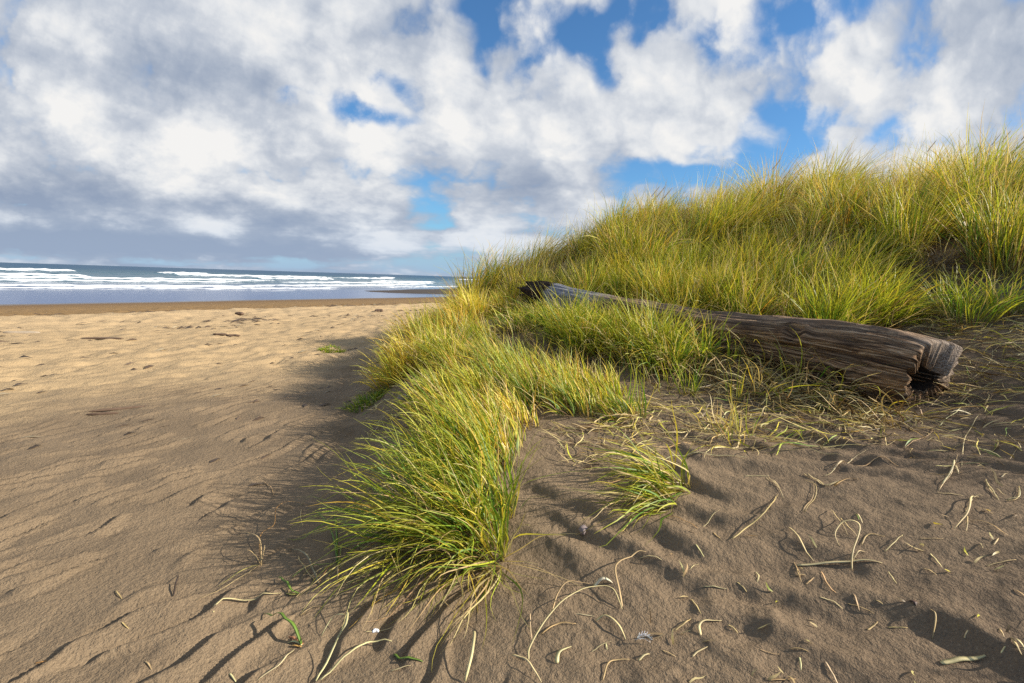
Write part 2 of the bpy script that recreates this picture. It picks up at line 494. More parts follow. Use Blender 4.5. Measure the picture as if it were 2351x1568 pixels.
# ------------------------------------------------------------------ grass
GREEN, YGREEN, YELLOW, STRAW, BROWN, GOLD = [np.array(c) for c in
    ((.125, .235, .024), (.37, .42, .034), (.68, .56, .065), (.66, .51, .22), (.15, .092, .040), (.64, .40, .042))]
PAL = np.stack([GREEN, YGREEN, YELLOW, STRAW, BROWN, GOLD])


def blades(base, azim, tilt, bend, L, Wd, curl, kind, K=5, power=1.4, clamp=True, roots=None):
    """ribbons that leave their base at an angle and droop; returns vertices, quads, colours"""
    n = len(base)
    s = np.linspace(0, 1, K + 1)
    sm = (s[1:] + s[:-1]) / 2
    th = tilt[:, None] + bend[:, None] * sm[None] ** power
    th = np.minimum(th + .13 * np.sin(sm[None] * RNG.uniform(4, 9, (n, 1)) + RNG.uniform(0, 6.28, (n, 1))), 2.55)
    aa = azim[:, None] + curl[:, None] * sm[None] + .25 * np.sin(sm[None] * RNG.uniform(3, 8, (n, 1)) + RNG.uniform(0, 6.28, (n, 1)))
    step = (L / K)[:, None]
    dx = np.sin(th) * np.sin(aa) * step; dy = np.sin(th) * np.cos(aa) * step; dz = np.cos(th) * step
    z0 = np.zeros((n, 1))
    px = base[:, :1] + np.concatenate([z0, np.cumsum(dx, 1)], 1)
    py = base[:, 1:2] + np.concatenate([z0, np.cumsum(dy, 1)], 1)
    pz = base[:, 2:3] + np.concatenate([z0, np.cumsum(dz, 1)], 1)
    if clamp:
        gz = ground_z(px, py) + .006 + .02 * RNG.random((n, 1)) * s[None]
        pz[:, 1:] = np.maximum(pz, gz)[:, 1:]
    prof = np.clip(np.array([.75 + .35 * q if q < .3 else .86 * (1 - (q - .3) / .7) ** .75 + .06 for q in s]), .06, 1)
    wv = Wd[:, None] * prof[None] * .5
    tw = RNG.normal(0, .5, (n, 1)) + RNG.normal(0, .5, (n, 1)) * s[None]
    ae = np.concatenate([aa, aa[:, -1:]], 1) + np.pi / 2
    the = np.concatenate([th, th[:, -1:]], 1)
    # across vector: horizontal, rolled about the blade
    cxh, cyh = np.sin(ae), np.cos(ae)
    nx, ny, nz = -np.cos(the) * np.sin(ae - np.pi / 2), -np.cos(the) * np.cos(ae - np.pi / 2), np.sin(the)
    ct, st = np.cos(tw), np.sin(tw)
    ox, oy, oz = (cxh * ct + nx * st) * wv, (cyh * ct + ny * st) * wv, nz * st * wv
    V = np.empty((n, K + 1, 2, 3))
    V[:, :, 0, 0] = px - ox; V[:, :, 0, 1] = py - oy; V[:, :, 0, 2] = pz - oz
    V[:, :, 1, 0] = px + ox; V[:, :, 1, 1] = py + oy; V[:, :, 1, 2] = pz + oz
    i = np.arange(n)[:, None] * (K + 1) * 2 + np.arange(K)[None] * 2
    F = np.stack([i, i + 1, i + 3, i + 2], -1).reshape(-1, 4)
    c = PAL[kind] * RNG.uniform(.75, 1.25, (n, 1)) * (1 + RNG.normal(0, .06, (n, 3)))
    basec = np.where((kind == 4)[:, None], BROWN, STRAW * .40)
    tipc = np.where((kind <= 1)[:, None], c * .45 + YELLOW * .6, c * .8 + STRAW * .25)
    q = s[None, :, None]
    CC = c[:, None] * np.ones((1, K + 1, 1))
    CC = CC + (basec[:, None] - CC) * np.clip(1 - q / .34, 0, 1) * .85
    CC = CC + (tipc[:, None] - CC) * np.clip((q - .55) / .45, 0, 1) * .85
    CC = np.repeat(np.clip(CC, .004, .8)[:, :, None], 2, 2)
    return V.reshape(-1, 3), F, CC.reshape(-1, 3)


def inpoly(x, y, P):
    c = np.zeros(np.shape(x), bool)
    for (x1, y1), (x2, y2) in zip(P, P[1:] + P[:1]):
        t = ((y1 > y) != (y2 > y)) & (x < (x2 - x1) * (y - y1) / (y2 - y1 + 1e-12) + x1)
        c ^= t
    return c


def tussock_blades(cx, cy, n, rad, L, Wd, mix, lean=(0, 0), lean_amt=.5, spread=.5, droop=.9, K=5, flat=0., tg=.62, zoff=0.):
    """arrays for one tussock or a batch of them (cx, cy arrays repeated n times)"""
    cx = np.repeat(np.atleast_1d(cx), n); cy = np.repeat(np.atleast_1d(cy), n); N = len(cx)
    a = RNG.uniform(0, 2 * np.pi, N); r = np.sqrt(RNG.random(N)) * np.repeat(np.atleast_1d(rad), n) if np.ndim(rad) else np.sqrt(RNG.random(N)) * rad
    bx_, by_ = cx + r * np.sin(a), cy + r * np.cos(a)
    rel = r / np.maximum(np.max(r), 1e-6)
    lx, ly = (np.repeat(np.atleast_1d(lean[0]), n) if np.ndim(lean[0]) else lean[0]), (np.repeat(np.atleast_1d(lean[1]), n) if np.ndim(lean[1]) else lean[1])
    vx = np.sin(a) * spread * (.25 + rel) + lx * lean_amt + RNG.normal(0, .22, N)
    vy = np.cos(a) * spread * (.25 + rel) + ly * lean_amt + RNG.normal(0, .22, N)
    azim = np.arctan2(vx, vy)
    mag = np.hypot(vx, vy)
    tilt = np.clip(mag * tg, 0, 1.35) + flat * RNG.random(N)
    bend = droop * RNG.uniform(.35, 1.25, N) * (.55 + .6 * np.clip(mag, 0, 1.2))
    LL = (np.repeat(np.atleast_1d(L), n) if np.ndim(L) else L) * RNG.uniform(.5, 1.12, N)
    ww = Wd * RNG.uniform(.6, 1.25, N)
    m = np.asarray(mix, float)
    if m.ndim == 1:
        kind = RNG.choice(6, N, p=m / m.sum())
    else:
        cs = np.cumsum(m / m.sum(1, keepdims=True), 1)
        kind = (RNG.random(N)[:, None] > np.repeat(cs, n, 0)).sum(1).clip(0, 5)
    dead = (kind == 4)
    tilt = np.where(dead, tilt + .55, tilt); LL = np.where(dead, LL * .75, LL)
    bz_ = ground_z(bx_, by_) - .015 + zoff
    return dict(base=np.stack([bx_, by_, bz_], 1), azim=azim, tilt=tilt, bend=bend, L=LL, Wd=ww, curl=RNG.normal(0, .45, N), kind=kind, K=K)


def merge(parts):
    V, F, Cc, o = [], [], [], 0
    for v, f, c in parts:
        V.append(v); F.append(f + o); Cc.append(c); o += len(v)
    return np.concatenate(V), np.concatenate(F), np.concatenate(Cc)


def scatter(poly, per_m2):
    P = np.array(poly); lo, hi = P.min(0), P.max(0)
    n = int(per_m2 * (hi - lo).prod())
    x = RNG.uniform(lo[0], hi[0], n); y = RNG.uniform(lo[1], hi[1], n)
    k = inpoly(x, y, [tuple(p) for p in poly])
    return x[k], y[k]


LOG_A = np.array([3.42, 4.12]); LOG_B = np.array([.28, 8.75])          # thick end, thin end (plan)
LOGD = (LOG_B - LOG_A) / np.linalg.norm(LOG_B - LOG_A)


def off_log(x, y, gap=.36):
    t = (x - LOG_A[0]) * LOGD[0] + (y - LOG_A[1]) * LOGD[1]
    d = np.abs((x - LOG_A[0]) * -LOGD[1] + (y - LOG_A[1]) * LOGD[0])
    return (d > gap) | (t < -.2) | (t > 5.9)


def clumps(poly, spacing, rad, n_per, L, Wd, mix, leanf, spread=.75, droop=.9, K=6, keep=None, lvar=.34, edge=.52):
    """rounded tussocks side by side: tall and upright in the middle, short and splayed at the rim"""
    P = np.array(poly); lo, hi = P.min(0), P.max(0)
    out = []
    for cx in np.arange(lo[0], hi[0] + spacing, spacing):
        for cy in np.arange(lo[1], hi[1] + spacing, spacing):
            x = cx + RNG.uniform(-.45, .45) * spacing; y = cy + RNG.uniform(-.45, .45) * spacing
            if not inpoly(np.array([x]), np.array([y]), poly)[0] or (keep is not None and not keep(x, y)): continue
            rc = rad * RNG.uniform(.75, 1.3)
            n = int(n_per * (rc / rad) ** 2)
            a = RNG.uniform(0, 2 * np.pi, n); rel = RNG.random(n) ** .6
            bx_, by_ = x + rel * rc * np.sin(a), y + rel * rc * np.cos(a)
            k = off_log(bx_, by_, .30); bx_, by_, a, rel = bx_[k], by_[k], a[k], rel[k]; n = len(bx_)
            if n < 8: continue
            lx, ly = leanf(x, y)
            Lc = (L(x, y) if callable(L) else L) * (1 + RNG.uniform(-lvar, lvar))
            vx = np.sin(a) * rel * spread + lx + RNG.normal(0, .20, n)
            vy = np.cos(a) * rel * spread + ly + RNG.normal(0, .20, n)
            mag = np.hypot(vx, vy)
            m = np.array(mix(x, y) if callable(mix) else mix, float) * RNG.uniform(.15, 1.0, 6) ** 1.4 * 2; m /= m.sum()
            kind = RNG.choice(6, n, p=m)
            kind = np.where((rel > .68) & (RNG.random(n) < .30), np.where(RNG.random(n) < .6, 4, 3), kind)
            dead = kind == 4
            tilt = np.clip(mag * .70, 0, 1.3) + dead * .45
            out.append(dict(base=np.stack([bx_, by_, ground_z(bx_, by_) - .015], 1), azim=np.arctan2(vx, vy), tilt=tilt,
                            bend=droop * RNG.uniform(.3, 1.35, n) * (.45 + .7 * np.clip(mag, 0, 1.2)), L=Lc * (1 - edge * rel ** 2) * RNG.uniform(.55, 1.12, n) * np.where(dead, .75, 1),
                            Wd=Wd * RNG.uniform(.6, 1.25, n), curl=RNG.normal(0, .45, n), kind=kind))
    d = {k: np.concatenate([o[k] for o in out]) for k in out[0]}
    return blades(K=K, **d)


def strand_mesh(pts, w, colr, lift=.007, arch=0., n_sub=6, thick=.08, taper=True, stand=None):
    """flattened bent straw through ground points (world), a closed ribbon with thickness"""
    P = np.array(pts, float)
    if len(P) == 2: P = np.array([P[0], (P[0] + P[1]) / 2 + np.array([*RNG.normal(0, .025, 2) * np.linalg.norm(P[1] - P[0]), 0]), P[1]])
    # Catmull-Rom
    Q = np.concatenate([[2 * P[0] - P[1]], P, [2 * P[-1] - P[-2]]])
    out = []
    for i in range(1, len(Q) - 2):
        for t in np.linspace(0, 1, n_sub, endpoint=False):
            a, b, c, d = Q[i - 1:i + 3]
            out.append(.5 * (2 * b + (c - a) * t + (2 * a - 5 * b + 4 * c - d) * t * t + (3 * b - a - 3 * c + d) * t ** 3))
    out.append(P[-1]); C = np.array(out)
    m = len(C); s = np.linspace(0, 1, m)
    gz = ground_z(C[:, 0], C[:, 1])
    lift = min(lift, .03 * float(np.linalg.norm(P[-1] - P[0])))
    if stand is None:
        C[:, 2] = gz + lift * (.35 + .65 * np.abs(np.sin(s * 7 + RNG.uniform(0, 6)))) + arch * np.sin(np.pi * s)
    else:
        C[:, 2] = np.maximum(C[:, 2], gz) + .004
    T = np.gradient(C, axis=0); T /= np.linalg.norm(T, axis=1, keepdims=True) + 1e-9
    roll = RNG.uniform(-.2, .2) + RNG.normal(0, .2) * s
    S = np.cross(T, [0, 0, 1.]); S /= np.linalg.norm(S, axis=1, keepdims=True) + 1e-9
    U = np.cross(S, T)
    A = S * np.cos(roll)[:, None] + U * np.sin(roll)[:, None]; B = np.cross(A, T)
    prof = (np.clip(1.15 - .8 * s ** 3, .3, 1) * np.clip(.75 + 3 * s, 0, 1)) if taper else np.ones(m)
    hw = (w * .47 * prof)[:, None]; ht = hw * thick
    V = np.stack([C + A * hw, C + B * ht, C - A * hw, C - B * ht], 1).reshape(-1, 3)
    F = grid_faces(m, 4, True)
    F = np.concatenate([F, [[3, 2, 1, 0]], [[(m - 1) * 4 + k for k in range(4)]]])
    g = (1 + .18 * np.sin(s * 9 + RNG.uniform(0, 6)))[:, None]
    cc = np.repeat(np.clip(np.array(colr)[None] * g * (1 + RNG.normal(0, .04, (1, 3))), .01, .85), 4, 0)
    return V, F, cc


mass = []
# crest: tall grass blown to the right
poly_crest = [(-.85, 10.3), (.4, 9.8), (2.4, 9.2), (4.3, 8.4), (5.4, 7.5), (6.35, 6.5), (7.6, 5.2), (14, 3.0), (17, 9), (11, 13.5), (5, 15), (1, 15.2), (-.95, 13.5)]
GAP = atd(2165, 600)
def nz(x, y, f, sd): return float(vnoise(np.array([x * f]), np.array([y * f]), sd)[0])
def mix_crest(x, y):
    p = nz(x, y, .55, 201)
    return np.clip([.15 - .1 * p, .27, .22 + .25 * p, .17 + .15 * p, .10 - .05 * p, .09], .01, 1)
def mix_mid(x, y):
    p = nz(x, y, .8, 203)
    return np.clip([.24 - .25 * p, .38 - .1 * p, .18 + .25 * p, .09 + .15 * p, .08, .05 + .08 * p], .01, 1)
mass.append(clumps(poly_crest, 1.02, .50, 820, lambda x, y: 1.14 + .12 * float(smooth(1, 4, x)) + .25 * nz(x, y, .5, 202), .0165, mix_crest,
                   lambda x, y: (.36 + .6 * nz(x, y, .6, 221), -.05 + .6 * nz(x, y, .6, 222)), .95, 1.25, 7, lambda x, y: math.hypot(x - GAP[0], (y - GAP[1]) * .55) > .5, .30, .60))
# the wisps and seed stalks of the crest
x, y = scatter([(-1.2, 10.5), (.5, 10.3), (2.5, 9.8), (4.3, 9.2), (6.2, 8.2), (8, 7), (13, 5.5), (13, 9), (8, 10.5), (5, 12), (1, 13)], 9)
mass.append(blades(**tussock_blades(x, y, 14, .22, 1.28, .007, [0, .05, .35, .6, 0, 0], (.9, .2), .42, .25, .6)))
# slope between log and crest
poly_mid = [(-.2, 9.3), (.45, 9.15), (1.75, 7.35), (2.85, 5.95), (3.5, 5.35), (3.95, 5.5), (4.6, 6.3), (5.15, 7.1), (5.7, 7.5), (5.2, 8.4), (3, 9.6), (.6, 10.4)]
mass.append(clumps(poly_mid, .72, .37, 560, lambda x, y: .78 + .15 * nz(x, y, .7, 204), .0145, mix_mid,
                   lambda x, y: (.12 + .55 * nz(x, y, .6, 223), -.15 + .5 * nz(x, y, .6, 224)), .9, .95, 6, lambda x, y: nz(x, y, 1.0, 231) > -.48, .32, .58))
# fresh upright growth right behind the log
poly_back = [(1.2, 8.3), (2.2, 7.0), (3.1, 5.9), (3.6, 5.55), (4.15, 5.75), (4.6, 6.5), (3.5, 7.4), (2.2, 8.6)]
mass.append(clumps(poly_back, .44, .25, 260, lambda x, y: .72 + .14 * nz(x, y, .9, 209), .0135, [.30, .42, .16, .06, .03, .04], lambda x, y: (.10 + .5 * nz(x, y, .8, 228), -.15), .75, .85, 6, None, .28, .5))
# dead thatch lying at the feet of the slope and in its hollows
for poly, dn in ((poly_mid, 9), (poly_crest, 4)):
    x, y = scatter(poly, dn); k = off_log(x, y, .3); x, y = x[k], y[k]
    mass.append(blades(**tussock_blades(x, y, 30, .24, .55, .009, [0, 0, .03, .42, .55, 0], (-.3, -.5), .5, .7, .9, 4, .6)))
# single stems standing out of the tussocks
x, y = scatter(poly_mid, 9); k = off_log(x, y, .3); x, y = x[k], y[k]
mass.append(blades(**tussock_blades(x, y, 10, .2, .98, .008, [.05, .2, .3, .35, .1, 0], (.5, .1), .35, .4, .7, 6)))
HOLS = [(atd(1190, 800), .50), (atd(1290, 850), .38), (atd(1090, 770), .30)]
def hol_free(x, y):
    return all(math.hypot(x - h[0], (y - h[1]) * .7) > r for h, r in HOLS)
for h, r in HOLS:
    mass.append(blades(**tussock_blades(h[0] + RNG.normal(0, r * .5, 7), h[1] + RNG.normal(0, r * .5, 7), 24, .16, .42, .010, [.04, .04, .03, .34, .55, 0], (-.3, -.6), .5, .6, 1.0, 5, .4)))
# nose of the dune on the beach side, golden
poly_nose = [(-1.5, 6.2), (-.95, 5.7), (-.5, 6.5), (-.25, 7.9), (.15, 9.2), (-.4, 10.2), (-1.2, 10.0), (-1.8, 9.0), (-1.75, 7.4)]
mass.append(clumps(poly_nose, .52, .27, 300, .60, .0135, lambda x, y: [.10, .28, .30, .10, .05, .22], lambda x, y: (-.32 + .3 * nz(x, y, .8, 225), .05), .85, 1.05, 6, hol_free))
# low green sward in front
poly_sward = [(-1.0, 5.8), (-.85, 4.8), (-.62, 4.0), (-.40, 3.3), (-.08, 3.1), (.1, 3.7), (.95, 4.25), (.95, 4.9), (.5, 5.5), (.25, 6.3), (-.3, 7.2), (-.8, 6.6)]
def mix_sward(x, y):
    p = nz(x, y, 1.1, 207)
    return np.clip([.30 - .2 * p, .36, .15 + .15 * p, .07, .05, .08 + .15 * p], .01, 1)
mass.append(clumps(poly_sward, .27, .16, 120, lambda x, y: .48 + .08 * nz(x, y, 1.3, 208), .0115, mix_sward, lambda x, y: (-.52 + .3 * nz(x, y, .9, 226), .10 + .3 * nz(x, y, .9, 227)), .45, .85, 6, lambda x, y: nz(x, y, 1.5, 232) > -.36 and hol_free(x, y)))
x, y = scatter(poly_sward, 6)
mass.append(blades(**tussock_blades(x, y, 20, .16, .40, .009, [.02, .05, .1, .5, .25, .08], (-.6, -.2), .6, .5, .9)))
# sparse shoots on the hollow between sward and log
poly_hol = [(.1, 7.6), (.3, 6.2), (.6, 5.4), (1.0, 4.8), (1.6, 4.6), (2.0, 5.0), (1.3, 6.2), (.6, 7.4)]
x, y = scatter(poly_hol, 14)
mass.append(blades(**tussock_blades(x, y, 12, .16, .42, .010, [.25, .25, .1, .2, .2, 0], (-.3, 0), .4, .5, .7)))
# grass in front of the log, drooping toward the camera
poly_front = [(-.35, 8.7), (-.35, 7.7), (.35, 6.6), (1.0, 5.75), (1.65, 5.15), (2.0, 5.35), (1.15, 6.75), (.35, 8.0), (.1, 8.7)]
x, y = scatter(poly_front, 13); k = off_log(x, y, .22) & np.array([hol_free(p, q) for p, q in zip(x, y)]); x, y = x[k], y[k]
mass.append(blades(**tussock_blades(x, y, 80, .16, .30 + .34 * smooth(8.0, 6.3, y), .0125, [.32, .28, .12, .12, .16, .02], (-.45, -.55), .6, .42, 1.35)))
x, y = scatter(poly_front, 10)
mass.append(blades(**tussock_blades(x, y, 26, .18, .55, .009, [0, 0, 0, .45, .55, 0], (-.5, -.6), .6, .5, 1.0, 4, .5)))
# right edge of the frame and beyond it
poly_right = [(5.3, 4.9), (6.2, 5.5), (6.8, 6.4), (9, 5.0), (12, 2.0), (11, -1.5), (6, -1.0), (4.4, 1.2), (4.5, 2.8), (4.9, 4.0)]
x, y = scatter(poly_right, 7)
mass.append(blades(**tussock_blades(x, y, 60, .18, .78, .0125, [.25, .35, .15, .1, .12, .03], (.2, -.1), .35, .5, .9)))
poly_edge = [(2.7, 1.0), (3.6, .4), (4.8, 1.2), (5.2, 3.0), (4.4, 3.1), (3.4, 1.9)]
mass.append(clumps(poly_edge, .62, .26, 260, .85, .0125, lambda x, y: [.25, .35, .15, .1, .12, .03], lambda x, y: (.2, -.1), .6, .8, 5))
# seed heads over the crest
heads = []
for (px, py, hh) in [(1487, 462, .62), (1500, 462, .66), (1516, 465, .60), (2268, 345, .62), (2290, 340, .7), (2335, 335, .72), (1765, 400, .5), (2120, 360, .55)]:
    d = ray(px * W / 2351, py * W / 2351); t = 9.6 - 1.4 * smooth(1500, 2350, px); q = EYE + d * t / d[1]
    top = q + np.array([.22, .05, .16]); top[2] = q[2] + .28
    c0 = q + np.array([-.10, -.02, -.55])
    heads.append(strand_mesh(np.array([c0, q, q + (top - q) * .4]), .006, (.5, .4, .2), stand=True, thick=.6))
    heads.append(strand_mesh(np.array([q + (top - q) * .3, q + (top - q) * .6, top]), .017, (.42, .31, .17), stand=True, thick=.8))
mass += heads
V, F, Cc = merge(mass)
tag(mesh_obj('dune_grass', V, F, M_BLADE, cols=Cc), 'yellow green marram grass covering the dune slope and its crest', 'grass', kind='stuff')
print('dune grass blades verts', len(V))


def tuft(name, label, cat, spots, group=None, mat=M_BLADE, extra=(), **kw):
    """one tussock as a thing: spots are (x, y, blades, radius) in plan; extra adds blades of another habit"""
    parts = []
    for ss, k_ in [(spots, kw)] + [(e[0], {**kw, **e[1]}) for e in extra]:
        for (sx, sy, n, rad) in ss:
            parts.append(blades(**tussock_blades(np.array([sx]), np.array([sy]), n, rad, **k_)))
    V, F, Cc = merge(parts)
    b = (spots[0][0], spots[0][1], float(ground_z(spots[0][0], spots[0][1])))
    return tag(mesh_obj(name, V, F, mat, loc=b, cols=Cc), label, cat, group)


def spot(px, py, n, rad):
    p = atd(px, py); return (p[0], p[1], n, rad)


GT = 'separate grass tussocks on the dune'
tuft('grass_tussock', 'big green tussock in the foreground, blades swept left over the sand', 'grass',
     [spot(1120, 1270, 140, .12), spot(1060, 1215, 165, .16), spot(1130, 1180, 190, .13), spot(985, 1150, 160, .18), spot(1090, 1085, 180, .16), spot(960, 1235, 80, .13), spot(1010, 1060, 140, .17), spot(905, 1180, 40, .12)],
     GT, L=.62, Wd=.0108, mix=[.42, .33, .12, .07, .03, .03], lean=(-.85, -.50), lean_amt=.66, spread=.42, droop=1.05, K=8, tg=.74,
     extra=[([spot(1130, 1285, 60, .09), spot(1050, 1270, 60, .12), spot(960, 1260, 50, .12)], dict(L=.60, Wd=.008, mix=[.05, .18, .22, .50, .05, 0], lean=(-.45, -.95), lean_amt=.8, tg=1.1, droop=.9))])
tuft('grass_tussock', 'small yellow green tussock alone on bare sand, blades trailing left', 'grass',
     [spot(1565, 1118, 85, .07), spot(1530, 1080, 50, .06), spot(1535, 1155, 40, .05)], GT, L=.60, Wd=.0115, mix=[.25, .38, .18, .15, .04, 0], lean=(-1, -.38), lean_amt=.85, spread=.30, droop=.80, K=8, tg=1.12)
tuft('dead_grass_tussock', 'brown dead tussock matted in front of the log', 'grass',
     [spot(1830, 880, 120, .22), spot(1760, 850, 80, .15), spot(1920, 905, 70, .15), spot(1740, 905, 50, .15)], GT, L=.62, Wd=.011, mix=[.02, .04, .08, .5, .36, 0], lean=(-.2, -.5), lean_amt=.3, spread=.8, droop=1.7, K=8, flat=.15)
tuft('grass_tussock', 'bright green tussock behind the thick right end of the log', 'grass',
     [spot(2230, 735, 130, .2), spot(2180, 715, 90, .15), spot(2300, 715, 110, .2)], GT, L=.60, Wd=.0115, mix=[.34, .40, .12, .08, .06, 0], lean=(.2, -.3), lean_amt=.3, spread=.6, droop=.9, K=6)
tuft('grass_tussock', 'upright green tussock standing against the middle of the log', 'grass',
     [spot(1510, 822, 130, .13), spot(1480, 800, 90, .12)], GT, L=.85, Wd=.0115, mix=[.36, .38, .12, .08, .06, 0], lean=(.1, -.2), lean_amt=.2, spread=.5, droop=.85, K=6)
tuft('grass_tussock', 'olive tussock drooping over the log left of its bleached length', 'grass',
     [spot(1290, 790, 140, .16), spot(1340, 805, 100, .14)], GT, L=.95, Wd=.0115, mix=[.36, .34, .14, .08, .08, 0], lean=(-.2, -.6), lean_amt=.3, spread=.45, droop=1.2, K=6)
tuft('grass_tussock', 'golden tussock at the seaward foot of the dune beside its shadow', 'grass',
     [spot(905, 880, 150, .2), spot(940, 850, 100, .15)], GT, L=.52, Wd=.011, mix=[.10, .28, .30, .10, .04, .18], lean=(-.6, -.1), lean_amt=.4, spread=.55, droop=1.0, K=6)
tuft('grass_tussock', 'tallest tussock at the right edge of the picture, right of the dark gap', 'grass',
     [spot(2270, 600, 190, .22), spot(2340, 585, 190, .22), spot(2310, 625, 150, .2)], GT, L=1.22, Wd=.0125, mix=[.26, .34, .16, .14, .08, .02], lean=(-.1, -.1), lean_amt=.3, spread=.40, droop=.75, K=7)
tuft('grass_tussock', 'tall tussock left of the dark gap, brown at its foot', 'grass',
     [spot(2080, 580, 190, .22), spot(2030, 560, 150, .2)], GT, L=1.10, Wd=.0125, mix=[.20, .34, .18, .14, .12, .02], lean=(.1, -.1), lean_amt=.3, spread=.40, droop=.75, K=7)
tuft('dead_grass_tussock', 'dark brown dead tussock in the gap below the tall grass at right', 'grass',
     [spot(2165, 600, 90, .2), spot(2120, 610, 80, .2)], GT, L=.55, Wd=.010, mix=[0, .02, .03, .3, .65, 0], lean=(-.2, -.5), lean_amt=.4, spread=.8, droop=1.4, K=6)
tuft('grass_tussock', 'shaded olive tussock lying against the front of the log, right of the upright one', 'grass',
     [spot(1600, 825, 60, .14), spot(1670, 842, 45, .14), spot(1560, 850, 40, .12)], GT, L=.55, Wd=.0105, mix=[.34, .26, .10, .16, .14, 0], lean=(-.5, -.5), lean_amt=.4, spread=.6, droop=1.0, K=6)
tuft('grass_shoots', 'few tall upright shoots at the right edge of the front sward', 'grass',
     [spot(1425, 945, 12, .07), spot(1470, 960, 9, .06)], GT, L=.50, Wd=.012, mix=[.4, .45, .1, .05, 0, 0], lean=(-.5, 0), lean_amt=.5, spread=.25, droop=.35, K=6)
tuft('grass_shoots', 'thin green shoots among dry litter left of the dead tussock', 'grass',
     [spot(1685, 925, 11, .05)], GT, L=.42, Wd=.010, mix=[.55, .35, .1, 0, 0, 0], lean=(-.1, 0), lean_amt=.2, spread=.3, droop=.3, K=6)
tuft('grass_shoots', 'spreading green shoots halfway between the log and the small tussock', 'grass',
     [spot(1585, 905, 22, .09)], GT, L=.40, Wd=.010, mix=[.4, .45, .1, .05, 0, 0], lean=(-.1, 0), lean_amt=.2, spread=.55, droop=.5, K=6)
tuft('grass_shoots', 'dry yellow shoots lying on litter in front of the dead tussock', 'grass',
     [spot(1690, 1000, 26, .12), spot(1640, 985, 22, .12)], GT, L=.34, Wd=.008, mix=[.05, .25, .2, .45, .05, 0], lean=(-.6, -.2), lean_amt=.6, spread=.5, droop=.7, K=6)
tuft('green_plant', 'tiny bright green plant on open sand, farthest from the grass', 'plant',
     [spot(765, 805, 220, .22), spot(745, 808, 60, .1)], 'small low beach plants', L=.10, Wd=.02, mix=[.6, .4, 0, 0, 0, 0], lean=(0, 0), lean_amt=0, spread=.9, droop=.8, K=4)
tuft('green_plant', 'dark low plant in the shade at the foot of the golden grass', 'plant',
     [spot(835, 932, 160, .2), spot(858, 915, 120, .15)], 'small low beach plants', L=.15, Wd=.014, mix=[.8, .2, 0, 0, 0, 0], lean=(-.2, 0), lean_amt=.2, spread=.9, droop=.8, K=4)
SP = 'small grass sprouts in the left foreground'


def c4(x, y): return (2500 + x * 1500 / 2351, 1100 + y * 900 / 1411)
def c5(x, y): return (2000 + x * 2000 / 2351, 1700 + y * 968 / 1138)
def c6(x, y): return (x * 2000 / 2351, 1700 + y * 968 / 1138)


def px4(p): return at(p[0] * W / 4000, p[1] * W / 4000)


PALE = (.68, .54, .28); TAN = (.55, .39, .18); WHITE = (.74, .66, .50); ORANGE = (.46, .25, .08); DARK = (.09, .055, .035); GRN = (.16, .26, .035)
ST = 'dry straws lying on the foreground sand'


def straw(conv, strands, label, name='straw', group=ST, cat='straw'):
    parts = []
    for (pts, w, colr, arch) in strands:
        parts.append(strand_mesh([px4(conv(*p)) for p in pts], w, colr, arch=arch))
    V, F, Cc = merge(parts)
    c = V.mean(0); b = (c[0], c[1], float(ground_z(c[0], c[1])))
    return tag(mesh_obj(name, V, F, M_STRAW, loc=b, cols=Cc), label, cat, group)


# named straws of the right foreground
straw(c5, [([(75, 1040), (85, 985), (180, 855), (300, 760), (400, 735), (460, 745), (490, 785), (505, 805)], .009, PALE, .04), ([(180, 830), (215, 745), (270, 700), (380, 695)], .008, TAN, .03), ([(375, 700), (415, 692), (462, 685)], .020, WHITE, .03)],
      'longest arching pale straw with a white tip below the big green tussock')
straw(c5, [([(505, 800), (490, 740), (475, 640), (560, 575), (615, 543)], .010, TAN, .04), ([(580, 570), (640, 572), (692, 582)], .008, PALE, .01)], 'forked tan straw bent at a right angle above the arching pale straw')
straw(c5, [([(385, 855), (430, 853), (490, 900), (522, 950)], .011, PALE, .02)], 'pale hooked straw left of the white feather')
straw(c5, [([(205, 1052), (215, 1015), (272, 975)], .017, PALE, .01)], 'short broad curled leaf near the bottom edge under the arching straw')
straw(c5, [([(415, 1138), (450, 1055), (540, 1035)], .007, TAN, .01), ([(580, 1042), (632, 1010)], .009, PALE, .01)], 'thin bent straw at the bottom edge below the white feather')
straw(c5, [([(0, 1018), (70, 1065), (135, 1142)], .008, PALE, .02)], 'thin curved straw running off the bottom edge left of the broad leaf')
straw(c5, [([(865, 922), (858, 885), (890, 865), (962, 863)], .013, PALE, .01)], 'sharply hooked pale straw in the middle of the bare sand')
straw(c5, [([(745, 905), (790, 880), (822, 845)], .010, TAN, .01)], 'short tan straw just left of the sharply hooked one')
straw(c5, [([(1310, 607), (1440, 600), (1570, 592), (1700, 595)], .017, PALE, .006)], 'thick straight pale stalk lying level on the right sand')
straw(c5, [([(1560, 622), (1560, 570), (1590, 480), (1560, 450), (1510, 450), (1480, 485), (1502, 512)], .008, PALE, .06), ([(1560, 590), (1622, 540)], .008, PALE, .02), ([(1508, 388), (1530, 440), (1590, 480)], .007, TAN, .03), ([(1460, 350), (1480, 400), (1540, 470)], .006, TAN, .03)],
      'looped tangle of thin straw on top of the thick straight stalk')
straw(c5, [([(1270, 430), (1320, 500), (1386, 588)], .008, PALE, .01)], 'thin straight straw slanting toward the thick level stalk')
straw(c5, [([(1010, 485), (1080, 440), (1160, 370), (1212, 288)], .009, TAN, .02)], 'long tan straw slanting up right of the small tussock')
straw(c5, [([(705, 372), (770, 395), (852, 432)], .009, ORANGE, .01)], 'brownish straw just below the small tussock')
